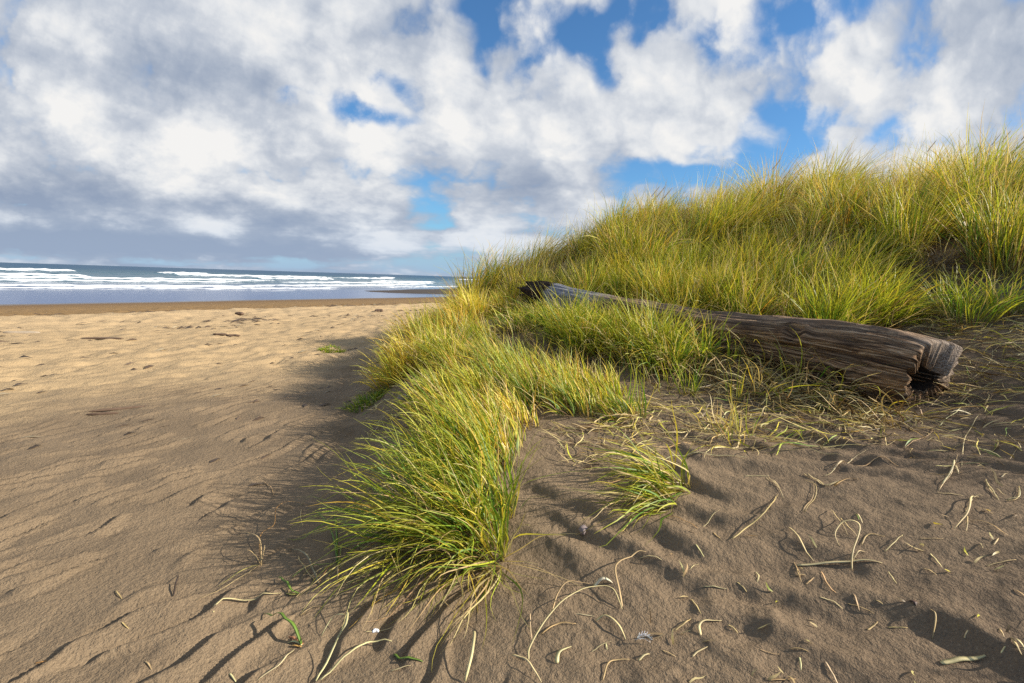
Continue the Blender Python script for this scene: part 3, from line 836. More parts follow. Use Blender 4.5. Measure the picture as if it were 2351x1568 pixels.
straw(c5, [([(1480, 240), (1540, 210), (1592, 205)], .013, ORANGE, .01)], 'orange brown leaf on the sand below the log end')
straw(c5, [([(1470, 165), (1500, 140), (1562, 112)], .012, PALE, .01)], 'pale forked leaf above the orange brown leaf')
straw(c5, [([(1975, 230), (2020, 170), (2026, 125)], .010, PALE, .03), ([(2030, 140), (2050, 180)], .012, PALE, .01), ([(2030, 137), (2150, 135)], .006, TAN, .02)], 'three pronged straw below the thick end of the log')
straw(c5, [([(2142, 292), (2105, 310), (2090, 375), (2030, 437)], .010, PALE, .03), ([(2090, 375), (2085, 447)], .007, TAN, .01), ([(2130, 335), (2212, 370)], .007, TAN, .01)], 'branching straw with three legs near the right edge')
straw(c5, [([(1970, 1052), (2060, 1045), (2172, 1020)], .020, PALE, .006)], 'thick short pale stalk near the bottom right corner')
straw(c5, [([(2290, 935), (2351, 985)], .011, PALE, .01), ([(2290, 935), (2340, 1020)], .010, TAN, .01)], 'forked straw cut by the right edge above the thick short stalk')
straw(c5, [([(1920, 810), (1942, 860), (1930, 942)], .006, TAN, .02)], 'thin curved thread of straw above the bottom right stalk')
straw(c5, [([(2100, 400), (2180, 415), (2280, 465)], .007, TAN, .01)], 'thin tan straw under the branching straw')
straw(c5, [([(1830, 760), (1858, 788)], .020, DARK, .006)], 'small dark brown chip on the right sand', name='bark_chip', group=None, cat='bark chip')
# left foreground
straw(c6, [([(980, 822), (985, 800), (1050, 770), (1140, 778), (1240, 745), (1292, 730)], .012, PALE, .015)], 'long pale leaf snaking over the rippled sand left of the big tussock')
straw(c6, [([(1450, 1137), (1540, 1020), (1590, 960), (1590, 910), (1530, 893), (1475, 935)], .010, PALE, .09)], 'tall hooked straw arching off the sand below the big tussock')
straw(c6, [([(1470, 1130), (1600, 1040), (1700, 985), (1802, 955)], .010, PALE, .03)], 'long straight pale straw beside the tall hooked one')
straw(c6, [([(2135, 1138), (2165, 1060), (2177, 960), (2155, 915)], .012, PALE, .05)], 'upright crinkled pale straw at the bottom centre edge')
straw(c6, [([(1810, 1010), (1850, 1040), (1942, 1050)], .014, GRN, .01)], 'single fresh green blade lying near the bottom edge', name='fresh_straw', cat='grass')
straw(c6, [([(1375, 835), (1430, 805), (1482, 790)], .010, TAN, .01)], 'short tan straw above the broken sprout')
straw(c6, [([(160, 1055), (240, 1037)], .008, ORANGE, .006)], 'small golden straw at the lower left on rippled sand')
straw(c6, [([(797, 745), (812, 690), (820, 645)], .009, DARK, .02)], 'dark thin twig left of the snaking pale leaf', name='twig', group=None, cat='twig')
straw(c6, [([(1385, 967), (1330, 930), (1210, 825)], .017, GRN, .07), ([(1390, 962), (1355, 948), (1325, 930)], .014, (.5, .22, .12), .01), ([(1388, 968), (1355, 962), (1320, 958)], .011, PALE, .01), ([(1385, 972), (1350, 975), (1330, 977)], .011, ORANGE, .01), ([(1350, 990), (1290, 1060), (1180, 1138)], .009, PALE, .01)],
      'broken sprout with one green blade and a reddish root end', name='grass_sprout', group=SP, cat='grass')
straw(c6, [([(1200, 605), (1190, 560), (1100, 450)], .008, TAN, .10), ([(1200, 600), (1140, 580), (1060, 592)], .009, TAN, .06), ([(1190, 603), (1120, 650), (1000, 702)], .010, (.34, .30, .08), .03), ([(1200, 600), (1195, 490), (1260, 450), (1270, 370), (1340, 330), (1422, 325)], .007, ORANGE, .05), ([(1200, 600), (1215, 560), (1210, 520)], .008, TAN, .05), ([(1195, 603), (1080, 690), (900, 770)], .005, TAN, .02)],
      'withered brown sprout in the shadow left of the big tussock', name='grass_sprout', group=SP, cat='grass')
straw(c6, [([(1550, 600), (1520, 480), (1450, 350)], .010, GRN, .05), ([(1550, 600), (1545, 470), (1535, 370)], .012, GRN, .05), ([(1552, 605), (1570, 540), (1590, 490)], .008, (.3, .3, .06), .04), ([(1550, 680), (1553, 640), (1550, 590)], .012, TAN, .02), ([(1340, 662), (1430, 625), (1545, 600)], .010, (.28, .30, .06), .03), ([(1550, 605), (1480, 640), (1400, 690)], .006, TAN, .03)],
      'slim green sprout touching the left fringe of the big tussock', name='grass_sprout', group=SP, cat='grass')
straw(c6, [([(1465, 690), (1410, 600), (1338, 525)], .013, (.36, .28, .17), .05), ([(1450, 680), (1380, 610), (1370, 560)], .007, TAN, .03), ([(1460, 690), (1500, 640), (1530, 600)], .007, ORANGE, .02), ([(1455, 690), (1400, 720), (1320, 790)], .006, TAN, .01)],
      'dry broken stalk leaning left with reddish fibres at its foot', name='grass_sprout', group=SP, cat='grass')
straw(c6, [([(1375, 735), (1330, 725), (1300, 690), (1275, 660)], .012, GRN, .03), ([(1380, 733), (1340, 742), (1310, 730)], .012, (.5, .42, .1), .01), ([(1375, 738), (1340, 735), (1322, 715)], .010, (.4, .36, .07), .01)],
      'little yellow green sprout at the end of the snaking pale leaf', name='grass_sprout', group=SP, cat='grass')

# remaining straws: short pale bits, nothing in the photo tells them apart
bits5 = [[(890, 410), (940, 360)], [(850, 515), (875, 555)], [(825, 615), (850, 600)], [(1350, 330), (1385, 265), (1350, 235)], [(1190, 215), (1230, 280)], [(1085, 190), (1160, 190)],
         [(2185, 230), (2225, 290)], [(1970, 270), (2050, 280)], [(2285, 298), (2315, 290), (2320, 255)], [(1725, 525), (1780, 475)], [(2200, 600), (2290, 580)], [(1930, 560), (1965, 600)],
         [(2250, 1000), (2275, 960)], [(2240, 900), (2255, 925)], [(1450, 1065), (1490, 1138)], [(1290, 985), (1345, 995)], [(1195, 1130), (1280, 1128)], [(1560, 790), (1640, 820)], [(1430, 755), (1500, 790)],
         [(2080, 930), (2095, 900)], [(1735, 640), (1760, 675)], [(1310, 620), (1325, 665)], [(1355, 680), (1380, 660)], [(1430, 650), (1450, 690), (1475, 715)], [(735, 125), (790, 160)], [(760, 115), (850, 95), (1000, 110)],
         [(1450, 60), (1530, 30)], [(1610, 135), (1680, 115), (1740, 140)], [(1370, 190), (1430, 225), (1475, 215)], [(2070, 20), (2120, 40)], [(830, 770), (860, 815)], [(895, 708), (965, 712)], [(1040, 685), (1070, 715)],
         [(380, 990), (440, 960)], [(160, 910), (215, 880), (265, 880)], [(700, 1000), (740, 1020)], [(840, 1010), (885, 980)], [(1570, 745), (1590, 800)], [(1665, 765), (1695, 775)], [(1360, 850), (1380, 852)], [(930, 455), (955, 475)],
         [(1590, 370), (1605, 400)], [(1620, 500), (1640, 470), (1690, 475)], [(2215, 500), (2230, 480)], [(1890, 480), (1960, 482)], [(1120, 640), (1125, 670)], [(1300, 600), (1320, 640)], [(2310, 720), (2351, 745)], [(1740, 890), (1800, 890)],
         [(300, 830), (360, 835)], [(85, 850), (90, 930)], [(1150, 990), (1210, 1005)], [(1320, 1040), (1325, 1075)], [(1000, 880), (1030, 905)], [(1640, 890), (1670, 870)], [(1900, 620), (1940, 640)], [(430, 965), (435, 985)]]
bits4 = [[(1860, 870), (1900, 830), (2000, 755)], [(1705, 740), (1720, 790), (1760, 830)], [(1745, 765), (1800, 740), (1850, 690)], [(1985, 1080), (2000, 960), (2060, 870)], [(1650, 1000), (1750, 950), (1770, 920)], [(1770, 980), (1800, 970), (1840, 1010)],
         [(1380, 930), (1450, 910), (1510, 910)], [(1170, 930), (1260, 970), (1330, 1000)], [(1330, 1000), (1420, 1000), (1515, 985)], [(1120, 1025), (1200, 1000)], [(1170, 1170), (1220, 1130), (1340, 1065)], [(1060, 1195), (1110, 1240), (1190, 1225)],
         [(1850, 1250), (1900, 1180), (1925, 1105)], [(2130, 1240), (2180, 1310)], [(2010, 1400), (2040, 1340), (2080, 1330)], [(2260, 1330), (2310, 1320), (2310, 1275)], [(1010, 1390), (1050, 1330), (1055, 1280)], [(790, 1230), (860, 1310)],
         [(780, 1400), (830, 1330)], [(2050, 580), (2130, 500), (2140, 450)], [(1960, 440), (2020, 480), (2080, 500)], [(2140, 530), (2210, 550), (2270, 580)], [(1890, 690), (1980, 720), (2040, 770)], [(2020, 600), (2060, 620), (2130, 680)], [(2280, 430), (2351, 410)],
         [(2200, 670), (2300, 680)], [(2160, 800), (2260, 820)], [(2270, 1080), (2300, 1040)], [(1220, 780), (1270, 870)], [(1070, 880), (1130, 850), (1180, 830)], [(200, 1100), (330, 1070), (550, 1085)], [(150, 970), (300, 950)]]
bits6 = [[(535, 722), (555, 747)], [(565, 870), (585, 888)], [(1220, 230), (1250, 272)], [(1385, 360), (1390, 410)], [(1700, 900), (1790, 880)], [(1560, 740), (1590, 730)], [(1380, 830), (1400, 820)], [(670, 1050), (690, 1075)], [(1060, 1110), (1080, 1138)], [(1810, 1085), (1870, 1070)]]
for conv, bits, lab in ((c5, bits5, 'short pale straw lying loose on the dark sand of the right foreground'), (c4, bits4, 'bent dry straw lying on the sand around the log end'), (c6, bits6, 'tiny pale straw bit on the rippled sand of the left foreground')):
    for b in bits:
        mx, my = sum(p[0] for p in b) / len(b), sum(p[1] for p in b) / len(b)
        b = [(mx + (p[0] - mx) * 1.55, my + (p[1] - my) * 1.55) for p in b]
        straw(conv, [(b, RNG.uniform(.0045, .0085), [PALE, PALE, TAN, TAN][RNG.integers(4)], RNG.uniform(0, .006))], lab)

# litter of dry blades, too many to count
lit = []
for poly, n, Lm in (([(.6, 3.9), (1.6, 3.3), (2.6, 3.4), (3.1, 3.9), (2.5, 4.9), (1.5, 4.9), (.9, 4.4)], 800, .30), ([(3.4, 3.9), (4.2, 3.8), (5.2, 4.6), (5.6, 5.6), (4.6, 5.3), (4.0, 4.6)], 520, .30), ([(2.6, 2.6), (3.6, 3.3), (3.5, 3.9), (2.4, 3.4)], 110, .2),
                    ([(-1.9, 6.2), (-1.3, 4.6), (-.9, 4.2), (-1.0, 5.8), (-1.6, 7)], 260, .2), ([(.4, 3.2), (1.0, 3.3), (1.0, 4.1), (.3, 3.9)], 160, .22), ([(4.2, 5.0), (4.9, 5.4), (5.8, 6.4), (5.2, 6.9), (4.5, 5.9)], 700, .36), ([(.3, 1.2), (2.1, 1.4), (2.6, 2.6), (.8, 2.5)], 60, .06)):
    x, y = scatter(poly, n / max(1e-6, abs(sum(p[0] * q[1] - q[0] * p[1] for p, q in zip(poly, poly[1:] + poly[:1]))) / 2))
    N = len(x)
    lit.append(blades(base=np.stack([x, y, ground_z(x, y) + .004], 1), azim=RNG.uniform(0, 6.28, N), tilt=RNG.uniform(1.15, 1.6, N), bend=RNG.uniform(0, .6, N), L=Lm * RNG.uniform(.4, 1.3, N), Wd=RNG.uniform(.006, .013, N), curl=RNG.normal(0, .5, N), kind=RNG.choice(6, N, p=[.03, .04, .1, .66, .17, 0])))
# tangled mat of dead stems along the foot of the log
x, y = scatter([(3.25, 3.85), (2.75, 4.5), (1.9, 5.45), (1.55, 5.2), (2.2, 4.3), (2.85, 3.6)], 620)
N = len(x)
lit.append(blades(base=np.stack([x, y, ground_z(x, y)], 1), azim=RNG.uniform(2.2, 5.2, N), tilt=RNG.uniform(.5, 1.5, N), bend=RNG.uniform(.3, 1.5, N), L=.40 * RNG.uniform(.4, 1.2, N), Wd=RNG.uniform(.006, .012, N), curl=RNG.normal(0, .6, N), kind=RNG.choice(6, N, p=[.02, .03, .05, .50, .40, 0]), K=6))
V, F, Cc = merge(lit)
tag(mesh_obj('straw_litter', V, F, M_STRAW, cols=Cc), 'scattered litter of dry grass blades on the sand round the log', 'litter', kind='stuff')

# ------------------------------------------------------------------ the log
def make_log():
    nA, nS = 150, 420
    Lg = 5.55
    za, zb = .80, 1.25
    A = np.array([LOG_A[0], LOG_A[1], za]); Bv = np.array([LOG_B[0], LOG_B[1], zb])
    D = (Bv - A) / np.linalg.norm(Bv - A)
    side = np.cross(D, [0, 0, 1.]); side /= np.linalg.norm(side)            # toward the slope (right of the log)
    up = np.cross(side, D)
    ph = np.linspace(0, 2 * np.pi, nA, endpoint=False)
    ca, sa = np.cos(ph), np.sin(ph)
    s_out = np.concatenate([np.linspace(0, .12, 24), np.linspace(.125, Lg, nS)])
    rows, wood = [], []

    def outer(s):
        base = np.interp(s, [0, .25, .9, 2.2, 3.8, 5.2, 5.55], [.30, .325, .30, .245, .22, .20, .17])
        g = 0
        tw = ph + .10 * s
        g += .19 * vnoise(np.cos(tw) * 1.8 + 5, np.sin(tw) * 1.8 + .55 * s, 301) + .05 * vnoise(ph * 0 + s * 1.7, ph * 1.2, 306)
        g += .055 * vnoise(np.cos(tw) * 6 + .25 * s, np.sin(tw) * 6 + .55 * s + 3, 302)
        rg = np.abs(vnoise(np.cos(tw) * 11 + .5 * s, np.sin(tw) * 11 + .4 * s, 303))
        g -= .115 * (1 - smooth(0, .15, rg)) * smooth(-.3, .2, vnoise(ph * 1.3, ph * 0 + s * .9, 307))
        rg2 = np.abs(vnoise(np.cos(tw) * 23 + 1.2 * s, np.sin(tw) * 23 + .9 * s, 304))
        g -= .030 * (1 - smooth(0, .18, rg2))
        g += .035 * vnoise(ph * 4, 0 * ph + s * 3, 305)
        for (ks, kp, kr) in ((1.05, 2.5, .11), (2.1, 3.3, .09), (.55, 3.6, .08)):      # knots
            q = np.hypot((s - ks) / kr, (ph - kp) * .28 / kr)
            g += .10 * np.exp(-((q - .95) / .4) ** 2) - .20 * np.exp(-(q / .55) ** 2)
        # a long dark split under the flank facing the beach
        g -= .16 * np.exp(-((ph - 3.75 - .12 * s) / .10) ** 2) * smooth(3.0, .6, s) * smooth(.15, .5, s)
        g -= .10 * np.exp(-((ph - 3.1 + .08 * s) / .06) ** 2) * smooth(3.2, 2.2, s) * smooth(.7, 1.2, s)
        return base * (1 + g * (.35 + .65 * smooth(.0, .5, s)))

    jag = .045 * vnoise(ca * 3, sa * 3, 310) + .02 * vnoise(ca * 9, sa * 9, 314) + .065 * ca + .05 * np.exp(-((ph - .9) / .5) ** 2)
    cen = []
    for s in s_out:
        r = outer(s)
        bend = .05 * math.sin(s * .8) * side + .03 * math.sin(s * 1.3 + 1) * up
        end = 1 - smooth(0, .6, s)
        tip = smooth(Lg - .5, Lg, s)
        sj = s - jag * end + tip * .28 * vnoise(ca * 4, sa * 4, 311)
        rnd = math.sqrt(max(0., 1 - (1 - min(s / .05, 1)) ** 2)) * .07 + .93
        rows.append(A + D * sj[:, None] + bend + side * (r * rnd * ca)[:, None] + up * (r * rnd * sa * .97)[:, None])
        wood.append(np.stack([np.full(nA, s), ca, sa], 1))
    # rim and hollow at the thick end
    hc = side * -.075 + up * .0
    inner, wi = [], []
    hol = np.array([(.045 + .075 * (1 + np.cos(p - 3.3)) / 2) for p in ph]) * (1 + .25 * vnoise(ca * 2.5, sa * 2.5, 312))
    for k, (dep, m) in enumerate([(.004, 1.16), (.012, 1.08), (.05, 1.0), (.14, .9), (.28, .78), (.42, .55), (.5, .2)]):
        rough = 1 + .16 * vnoise(ca * 6 + k, sa * 6, 313)
        dd = dep - jag * (1 - smooth(.0, .3, dep))
        inner.append(A + D * dd[:, None] + hc + side * (hol * m * rough * ca)[:, None] + up * (hol * m * rough * sa)[:, None])
        wi.append(np.stack([np.full(nA, .03 if k < 2 else -.1 - k * .1), ca * .5, sa * .5], 1))
    outer_rows = np.array(rows); inner_rows = np.array(inner[::-1])
    # base of the log is its contact with the sand
    loc = (A[0], A[1], float(ground_z(A[0], A[1])))
    root = bpy.data.objects.new('driftwood_log', None); root.location = loc; COL.objects.link(root)
    tag(root, 'long weathered driftwood log lying half hidden in the dune grass', 'log')
    # trunk with flat rim (closed thin end)
    rim = inner_rows[-2:]
    Vt = np.concatenate([rim.reshape(-1, 3), outer_rows.reshape(-1, 3)])
    wt = np.concatenate([np.array(wi[::-1])[-2:].reshape(-1, 3), np.array(wood).reshape(-1, 3)])
    n = len(rim) + len(outer_rows)
    F = grid_faces(n, nA, True)
    tipc = outer_rows[-1].mean(0) - D * .06
    Vt = np.concatenate([Vt, [tipc]]); wt = np.concatenate([wt, [[Lg, 0, 0]]])
    lastr = (n - 1) * nA
    capF = np.array([[lastr + k, lastr + (k + 1) % nA, len(Vt) - 1, len(Vt) - 1] for k in range(nA)])
    me_o = mesh_obj('trunk', Vt, F, M_WOOD, loc=loc, parent=root, attrs={'wood': wt})
    # closing fan of the thin end belongs to the torn stump
    Vs = np.concatenate([outer_rows[-1], [tipc]])
    Fs = np.array([[k, (k + 1) % nA, nA] for k in range(nA)])
    mesh_obj('torn_end', Vs, Fs, M_WOOD, loc=loc, parent=root, attrs={'wood': np.concatenate([wood[-1], [[Lg, 0, 0]]])})
    hol_rows = inner_rows[:-1]
    Vh = hol_rows.reshape(-1, 3)
    Fh = grid_faces(len(hol_rows), nA, True)
    mesh_obj('hollow', Vh, Fh, M_WOOD, loc=loc, parent=root, attrs={'wood': np.array(wi[::-1])[:-1].reshape(-1, 3)})
    # broken spikes inside the hollow and the stub on top
    parts = []; pw = []
    spl = []
    for k in range(9):
        p = RNG.uniform(0, 6.28); q = RNG.uniform(.5, .95)
        hr = np.interp(p % 6.283, ph, hol) * q
        b = A + hc + D * .2 + side * hr * math.cos(p) + up * hr * math.sin(p)
        e_ = b - D * RNG.uniform(.08, .24) + side * RNG.normal(0, .02) + up * RNG.normal(0, .03)
        spl.append((b, e_, RNG.uniform(.012, .03)))
    Vv, Ff, Ww = [], [], []; o = 0
    for b, e_, w in spl:
        ring = np.array([(math.cos(a), math.sin(a)) for a in np.linspace(0, 2 * np.pi, 7)[:-1]])
        for t, ww in ((0, w), (.5, w * .8), (1, w * .15)):
            c = b + (e_ - b) * t
            Vv.append(c + side * (ring[:, :1] * ww) + up * (ring[:, 1:] * ww * .6)); Ww.append(np.stack([np.full(6, .12 + .2 * t), ring[:, 0], ring[:, 1]], 1))
        Ff.append(grid_faces(3, 6, True) + o); o += 18
    mesh_obj('splinters', np.concatenate(Vv), np.concatenate(Ff), M_WOOD, loc=loc, parent=root, attrs={'wood': np.concatenate(Ww)})
    return root


make_log()


# ------------------------------------------------------------------ sticks and wrack on the beach
def lump(name, c, axis, L, wd, ht, mat, label, cat, group=None, seed=0):
    nS, nA = 14, 10
    ax_ = np.array([math.cos(axis), math.sin(axis), 0]); sd = np.array([-ax_[1], ax_[0], 0])
    V = []
    for i, s in enumerate(np.linspace(-1, 1, nS)):
        k = math.sqrt(max(0, 1 - abs(s) ** 3)) * .98 + .02
        a = np.linspace(0, 2 * np.pi, nA, endpoint=False)
        nz = 1 + .35 * vnoise(np.cos(a) * 1.5 + s * 2 + seed * 5.1, np.sin(a) * 1.5 + seed, 400 + seed)
        cen = np.array(c) + ax_ * s * L / 2 + sd * .12 * wd * math.sin(s * 3 + seed)
        V.append(cen + sd * (np.cos(a) * nz * k * wd / 2)[:, None] + np.array([0, 0, 1.]) * ((np.sin(a) * nz * k + .5) * ht / 2)[:, None])
    V = np.array(V).reshape(-1, 3)
    F = grid_faces(nS, nA, True)
    return tag(mesh_obj(name, V, F, mat, loc=tuple(c)), label, cat, group)


DG = 'driftwood pieces on the open beach'
def lp(x, y): return atd(x, y)
for i, (px, py, a, L, wd, ht, mat, lab) in enumerate([
        (50, 767, .15, .85, .16, .10, M_PALE, 'flat orange brown board of driftwood at the far left of the beach'),
        (235, 778, .2, .9, .14, .04, M_STICK, 'dark flat wrack ridge right of the orange brown driftwood board'),
        (870, 716, .3, .4, .3, .18, M_STICK, 'small dark stump just left of the grass on the pale berm'),
        (550, 722, .1, .35, .2, .12, M_STICK, 'small dark lump on the berm between the board and the stump'),
        (275, 940, .62, .55, .035, .03, M_STICK, 'long thin black stick on brown sand left of the grass shadow'),
        (235, 952, .35, .3, .025, .03, M_STICK, 'short thin stick beside the long black one'),
        (505, 770, .1, .35, .1, .05, M_STICK, 'first of two small dark chips on the pale sand, the left one'),
        (535, 772, .1, .35, .1, .06, M_STICK, 'second of two small dark chips on the pale sand, the right one')]):
    lump('driftwood', lp(px, py), a, L, wd, ht, mat, lab, 'driftwood', DG, i)
lump('pebble', lp(930, 920), .2, .16, .12, .1, M_STONE, 'pale grey stone at the foot of the golden grass', 'stone', None, 31)
lump('pebble', px4(c5(325, 450)), .6, .055, .045, .045, M_STONE, 'small round reddish pebble under the small tussock', 'stone', None, 32)
lump('shell', px4(c6(1725, 905)), .2, .03, .02, .015, M_FEATHER, 'tiny white shell fragment below the big tussock', 'shell', None, 33)

# a scrap of white feather
fp_ = px4(c5(600, 960)); q = []
for k in range(34):
    t = k / 33
    b = fp_ + np.array([-.022 + .05 * t, .006 - .01 * t, .012 + .02 * math.sin(3 * t)])
    e_ = b + np.array([.008, (.013 if k % 2 else -.013) * (1.1 - t), .004 + .010 * (k % 3 == 0)])
    q.append(strand_mesh(np.array([b, (b + e_) / 2 + [0, 0, .002], e_]), .003, (.8, .8, .8), n_sub=2, stand=True))
q.append(strand_mesh(np.array([fp_ + [-.03, .007, .008], fp_ + [0, .0, .02], fp_ + [.03, -.005, .008]]), .004, (.85, .8, .72), stand=True))
V, F, Cc = merge(q)
tag(mesh_obj('feather', V, F, M_STRAW, loc=tuple(fp_), cols=Cc), 'small white downy feather on the sand near the bottom centre', 'feather')

# wrack: bits of dry weed and bark in loose lines along the tide marks
Vw, Fw, Cw, o = [], [], [], 0
lines = [(5.5, 1.2, 420), (8.5, 1.6, 620), (12, 1.3, 560), (15.5, .8, 620), (17.3, .5, 1100), (25, .7, 420), (22, .4, 240), (3.0, 1.6, 260)]
for u0, sg, n in lines:
    v = RNG.uniform(-6, 42, n); u = u0 + RNG.normal(0, sg, n) + .9 * vnoise(v * .15, 0 * v + u0, 500)
    keep = vnoise(v * .35, u * .6, 501) > -.05
    u, v = u[keep], v[keep]
    x = u * SHORE[0] + v * ALONG[0]; y = u * SHORE[1] + v * ALONG[1]
    ok = (y > 3.4) & (dune(x, y) < .05)
    x, y, u = x[ok], y[ok], u[ok]
    for xi, yi in zip(x, y):
        dist = math.hypot(xi, yi)
        L = RNG.uniform(.035, .10) * (1 + .21 * dist) * (2.2 if RNG.random() < .12 else 1); w = L * RNG.uniform(.10, .28); h_ = min(.06, w * .7)
        a = math.atan2(ALONG[1], ALONG[0]) + RNG.normal(0, .5)
        ca_, sa_ = math.cos(a), math.sin(a)
        z0 = float(ground_z(xi, yi))
        loc = np.array([(-1, 0, 0), (-.4, -.5, .3), (-.3, .5, .5), (.35, -.45, .6), (.4, .5, .25), (1, .1, .1), (0, 0, 1.)]) * [L / 2, w, h_]
        loc *= RNG.uniform(.7, 1.3, loc.shape) * min(1., (.10 + .012 * dist) / L)
        Vw.append(np.stack([xi + loc[:, 0] * ca_ - loc[:, 1] * sa_, yi + loc[:, 0] * sa_ + loc[:, 1] * ca_, z0 + loc[:, 2]], 1))
        Fw.append(np.array([(0, 1, 6), (1, 3, 6), (3, 5, 6), (5, 4, 6), (4, 2, 6), (2, 0, 6)]) + o); o += 7
        base = np.array([(.10, .065, .042), (.16, .11, .07), (.07, .05, .035), (.40, .32, .2)][RNG.choice(4, p=[.4, .3, .2, .1])])
        Cw.append(np.tile(base * RNG.uniform(.7, 1.3), (7, 1)))
tag(mesh_obj('beach_debris', np.concatenate(Vw), np.concatenate(Fw), M_STRAW, cols=np.concatenate(Cw)), 'bits of dark dry wrack strewn in lines along the beach', 'debris', kind='stuff')

# ------------------------------------------------------------------ light and sky
SUN_EL, SUN_AZ = 26.5, 97.0        # azimuth clockwise from +Y (the view)
sd = np.array([math.cos(R(SUN_EL)) * math.sin(R(SUN_AZ)), math.cos(R(SUN_EL)) * math.cos(R(SUN_AZ)), math.sin(R(SUN_EL))])
sun = bpy.data.lights.new('sun', 'SUN'); sun.energy = 5.0; sun.angle = R(.6); sun.color = (1, .93, .82)
sun_o = bpy.data.objects.new('sun', sun); COL.objects.link(sun_o)
sun_o.rotation_euler = Vector(sd).to_track_quat('Z', 'Y').to_euler()

world = bpy.data.worlds.new('World'); scene.world = world; world.use_nodes = True
n = NT(world.node_tree)
sky = n.new('ShaderNodeTexSky', sky_type='NISHITA')
sky.sun_disc = False; sky.sun_elevation = R(SUN_EL); sky.sun_rotation = R(SUN_AZ)
sky.air_density = 1.0; sky.dust_density = .3; sky.ozone_density = 3.0
D = n.new('ShaderNodeTexCoord').outputs['Generated']
s = n.sep(D)
zc = n.math('MAXIMUM', s[2], 0.0)
den = n.math('ADD', zc, .10)
cp = n.comb(n.math('DIVIDE', s[0], den), n.math('DIVIDE', s[1], den), 0.0)           # cloud deck seen in perspective
yc = n.math('MAXIMUM', s[1], .05)
gx = n.math('DIVIDE', s[0], yc); gz = n.math('DIVIDE', s[2], yc)
g = n.comb(gx, gz, 0.0)
wob = n.new('ShaderNodeTexNoise'); n.put(wob.inputs['Vector'], g); wob.inputs['Scale'].default_value = 5.0; wob.inputs['Detail'].default_value = 3; wob.inputs['Roughness'].default_value = .55
wv = n.vec('MULTIPLY', n.vec('SUBTRACT', wob.outputs['Color'], (.5, .5, .5)), n.comb(.24, n.sstep(gz, .02, .45, .01, .24), 0.0))
gw = n.vec('ADD', g, wv)


LIT = [(470, 330, 120, 70, .22), (690, 420, 120, 60, .42), (250, 330, 70, 40, .25), (480, 505, 60, 28, .60), (1000, 555, 230, 26, .45), (1640, 205, 110, 55, .28), (1930, 140, 70, 50, .2), (1080, 330, 130, 80, .26), (40, 500, 60, 28, .45), (860, 345, 110, 60, .25), (110, 220, 200, 120, .12), (700, 70, 330, 90, .05), (1500, 330, 120, 60, .12), (2250, 130, 150, 140, .02), (1250, 260, 200, 100, .12),
       (560, 480, 200, 30, -.45), (700, 510, 140, 26, -.80), (180, 450, 300, 45, -.60), (120, 545, 330, 34, -.75), (420, 560, 260, 28, -.50), (640, 170, 90, 60, -.28), (420, 200, 130, 50, -.14), (300, 100, 160, 60, -.12), (1230, 430, 170, 45, -.42), (750, 590, 500, 24, -.45), (1250, 560, 150, 40, -.15), (300, 600, 500, 20, -.3)]


def gpos(px, py):
    d = ray(px * W / 2351., py * W / 2351.); return d[0] / d[1], d[2] / d[1]


def blobs(lst, vec):
    tot = None
    for (px, py, rx, ry, amp) in lst:
        a, b = gpos(px, py)
        k = W / 2351. / FPX
        q = n.vec('MULTIPLY', n.vec('SUBTRACT', vec, (a, b, 0)), (1 / (rx * k), 1 / (ry * k), 0))
        e = n.math('EXPONENT', n.math('MULTIPLY', n.vec('DOT_PRODUCT', q, q), -1.0))
        tot = n.math('MULTIPLY', e, amp) if tot is None else n.math('MULTIPLY_ADD', e, amp, tot)
    return tot


cover = blobs([(885, 208, 84, 62, -.95), (790, 258, 100, 40, -.55), (850, 300, 60, 26, -.75), (872, 252, 30, 26, .45), (720, 235, 60, 26, -.3),
               (1290, 70, 120, 85, -.62), (1100, 60, 66, 50, -.68), (1100, 130, 36, 36, -.62), (1450, 20, 120, 50, -.55), (1375, 150, 40, 60, -.50), (1230, 150, 45, 55, -.48), (1180, 20, 200, 40, -.25),
               (1760, 50, 140, 60, -.60), (1880, 120, 50, 60, -.55), (1950, 20, 60, 60, -.45), (1740, 345, 120, 48, -.68), (1590, 402, 180, 22, -.62), (1880, 285, 110, 30, -.55), (2140, 175, 70, 80, -.50), (2060, 320, 110, 30, -.50), (1760, 260, 60, 50, -.3),
               (1330, 490, 240, 30, -.25), (1010, 470, 60, 20, -.2), (200, 596, 900, 9, -.45), (900, 606, 600, 14, -.55), (1000, 520, 50, 16, -.25), (1150, 580, 200, 24, -.35),
               (500, 80, 600, 170, .5), (450, 350, 500, 200, .45), (1110, 300, 230, 130, .35), (1680, 210, 130, 60, .50), (1940, 150, 90, 60, .42), (1560, 90, 50, 90, .32), (1440, 90, 34, 60, .3), (1270, 150, 40, 40, .25), (1930, 300, 110, 22, .50), (2280, 110, 200, 150, .80), (60, 370, 160, 70, .4), (930, 480, 90, 40, .25), (1450, 270, 160, 120, .35),
               (480, 500, 70, 30, .3), (1000, 552, 260, 26, .45), (300, 500, 600, 60, .35), (150, 548, 560, 26, .6), (1680, 362, 70, 22, .22), (1330, 420, 150, 30, .25)], gw)
gl = n.math('LOGARITHM', n.math('ADD', n.math('MAXIMUM', gz, 0.0), .15), math.e)
gs = n.comb(gx, n.math('MULTIPLY', gl, .50), 0.0)
fb = n.noise(cp, .9, 6, .55)
fb2 = n.noise(gs, 3.4, 9, .57)
fb3 = n.noise(gs, 9.0, 9, .64)
f_all = n.math('ADD', n.math('MULTIPLY', fb, .30), n.math('ADD', n.math('MULTIPLY', fb2, .70), n.math('MULTIPLY', fb3, .62)))
vo = n.new('ShaderNodeTexVoronoi', feature='SMOOTH_F1', voronoi_dimensions='2D')
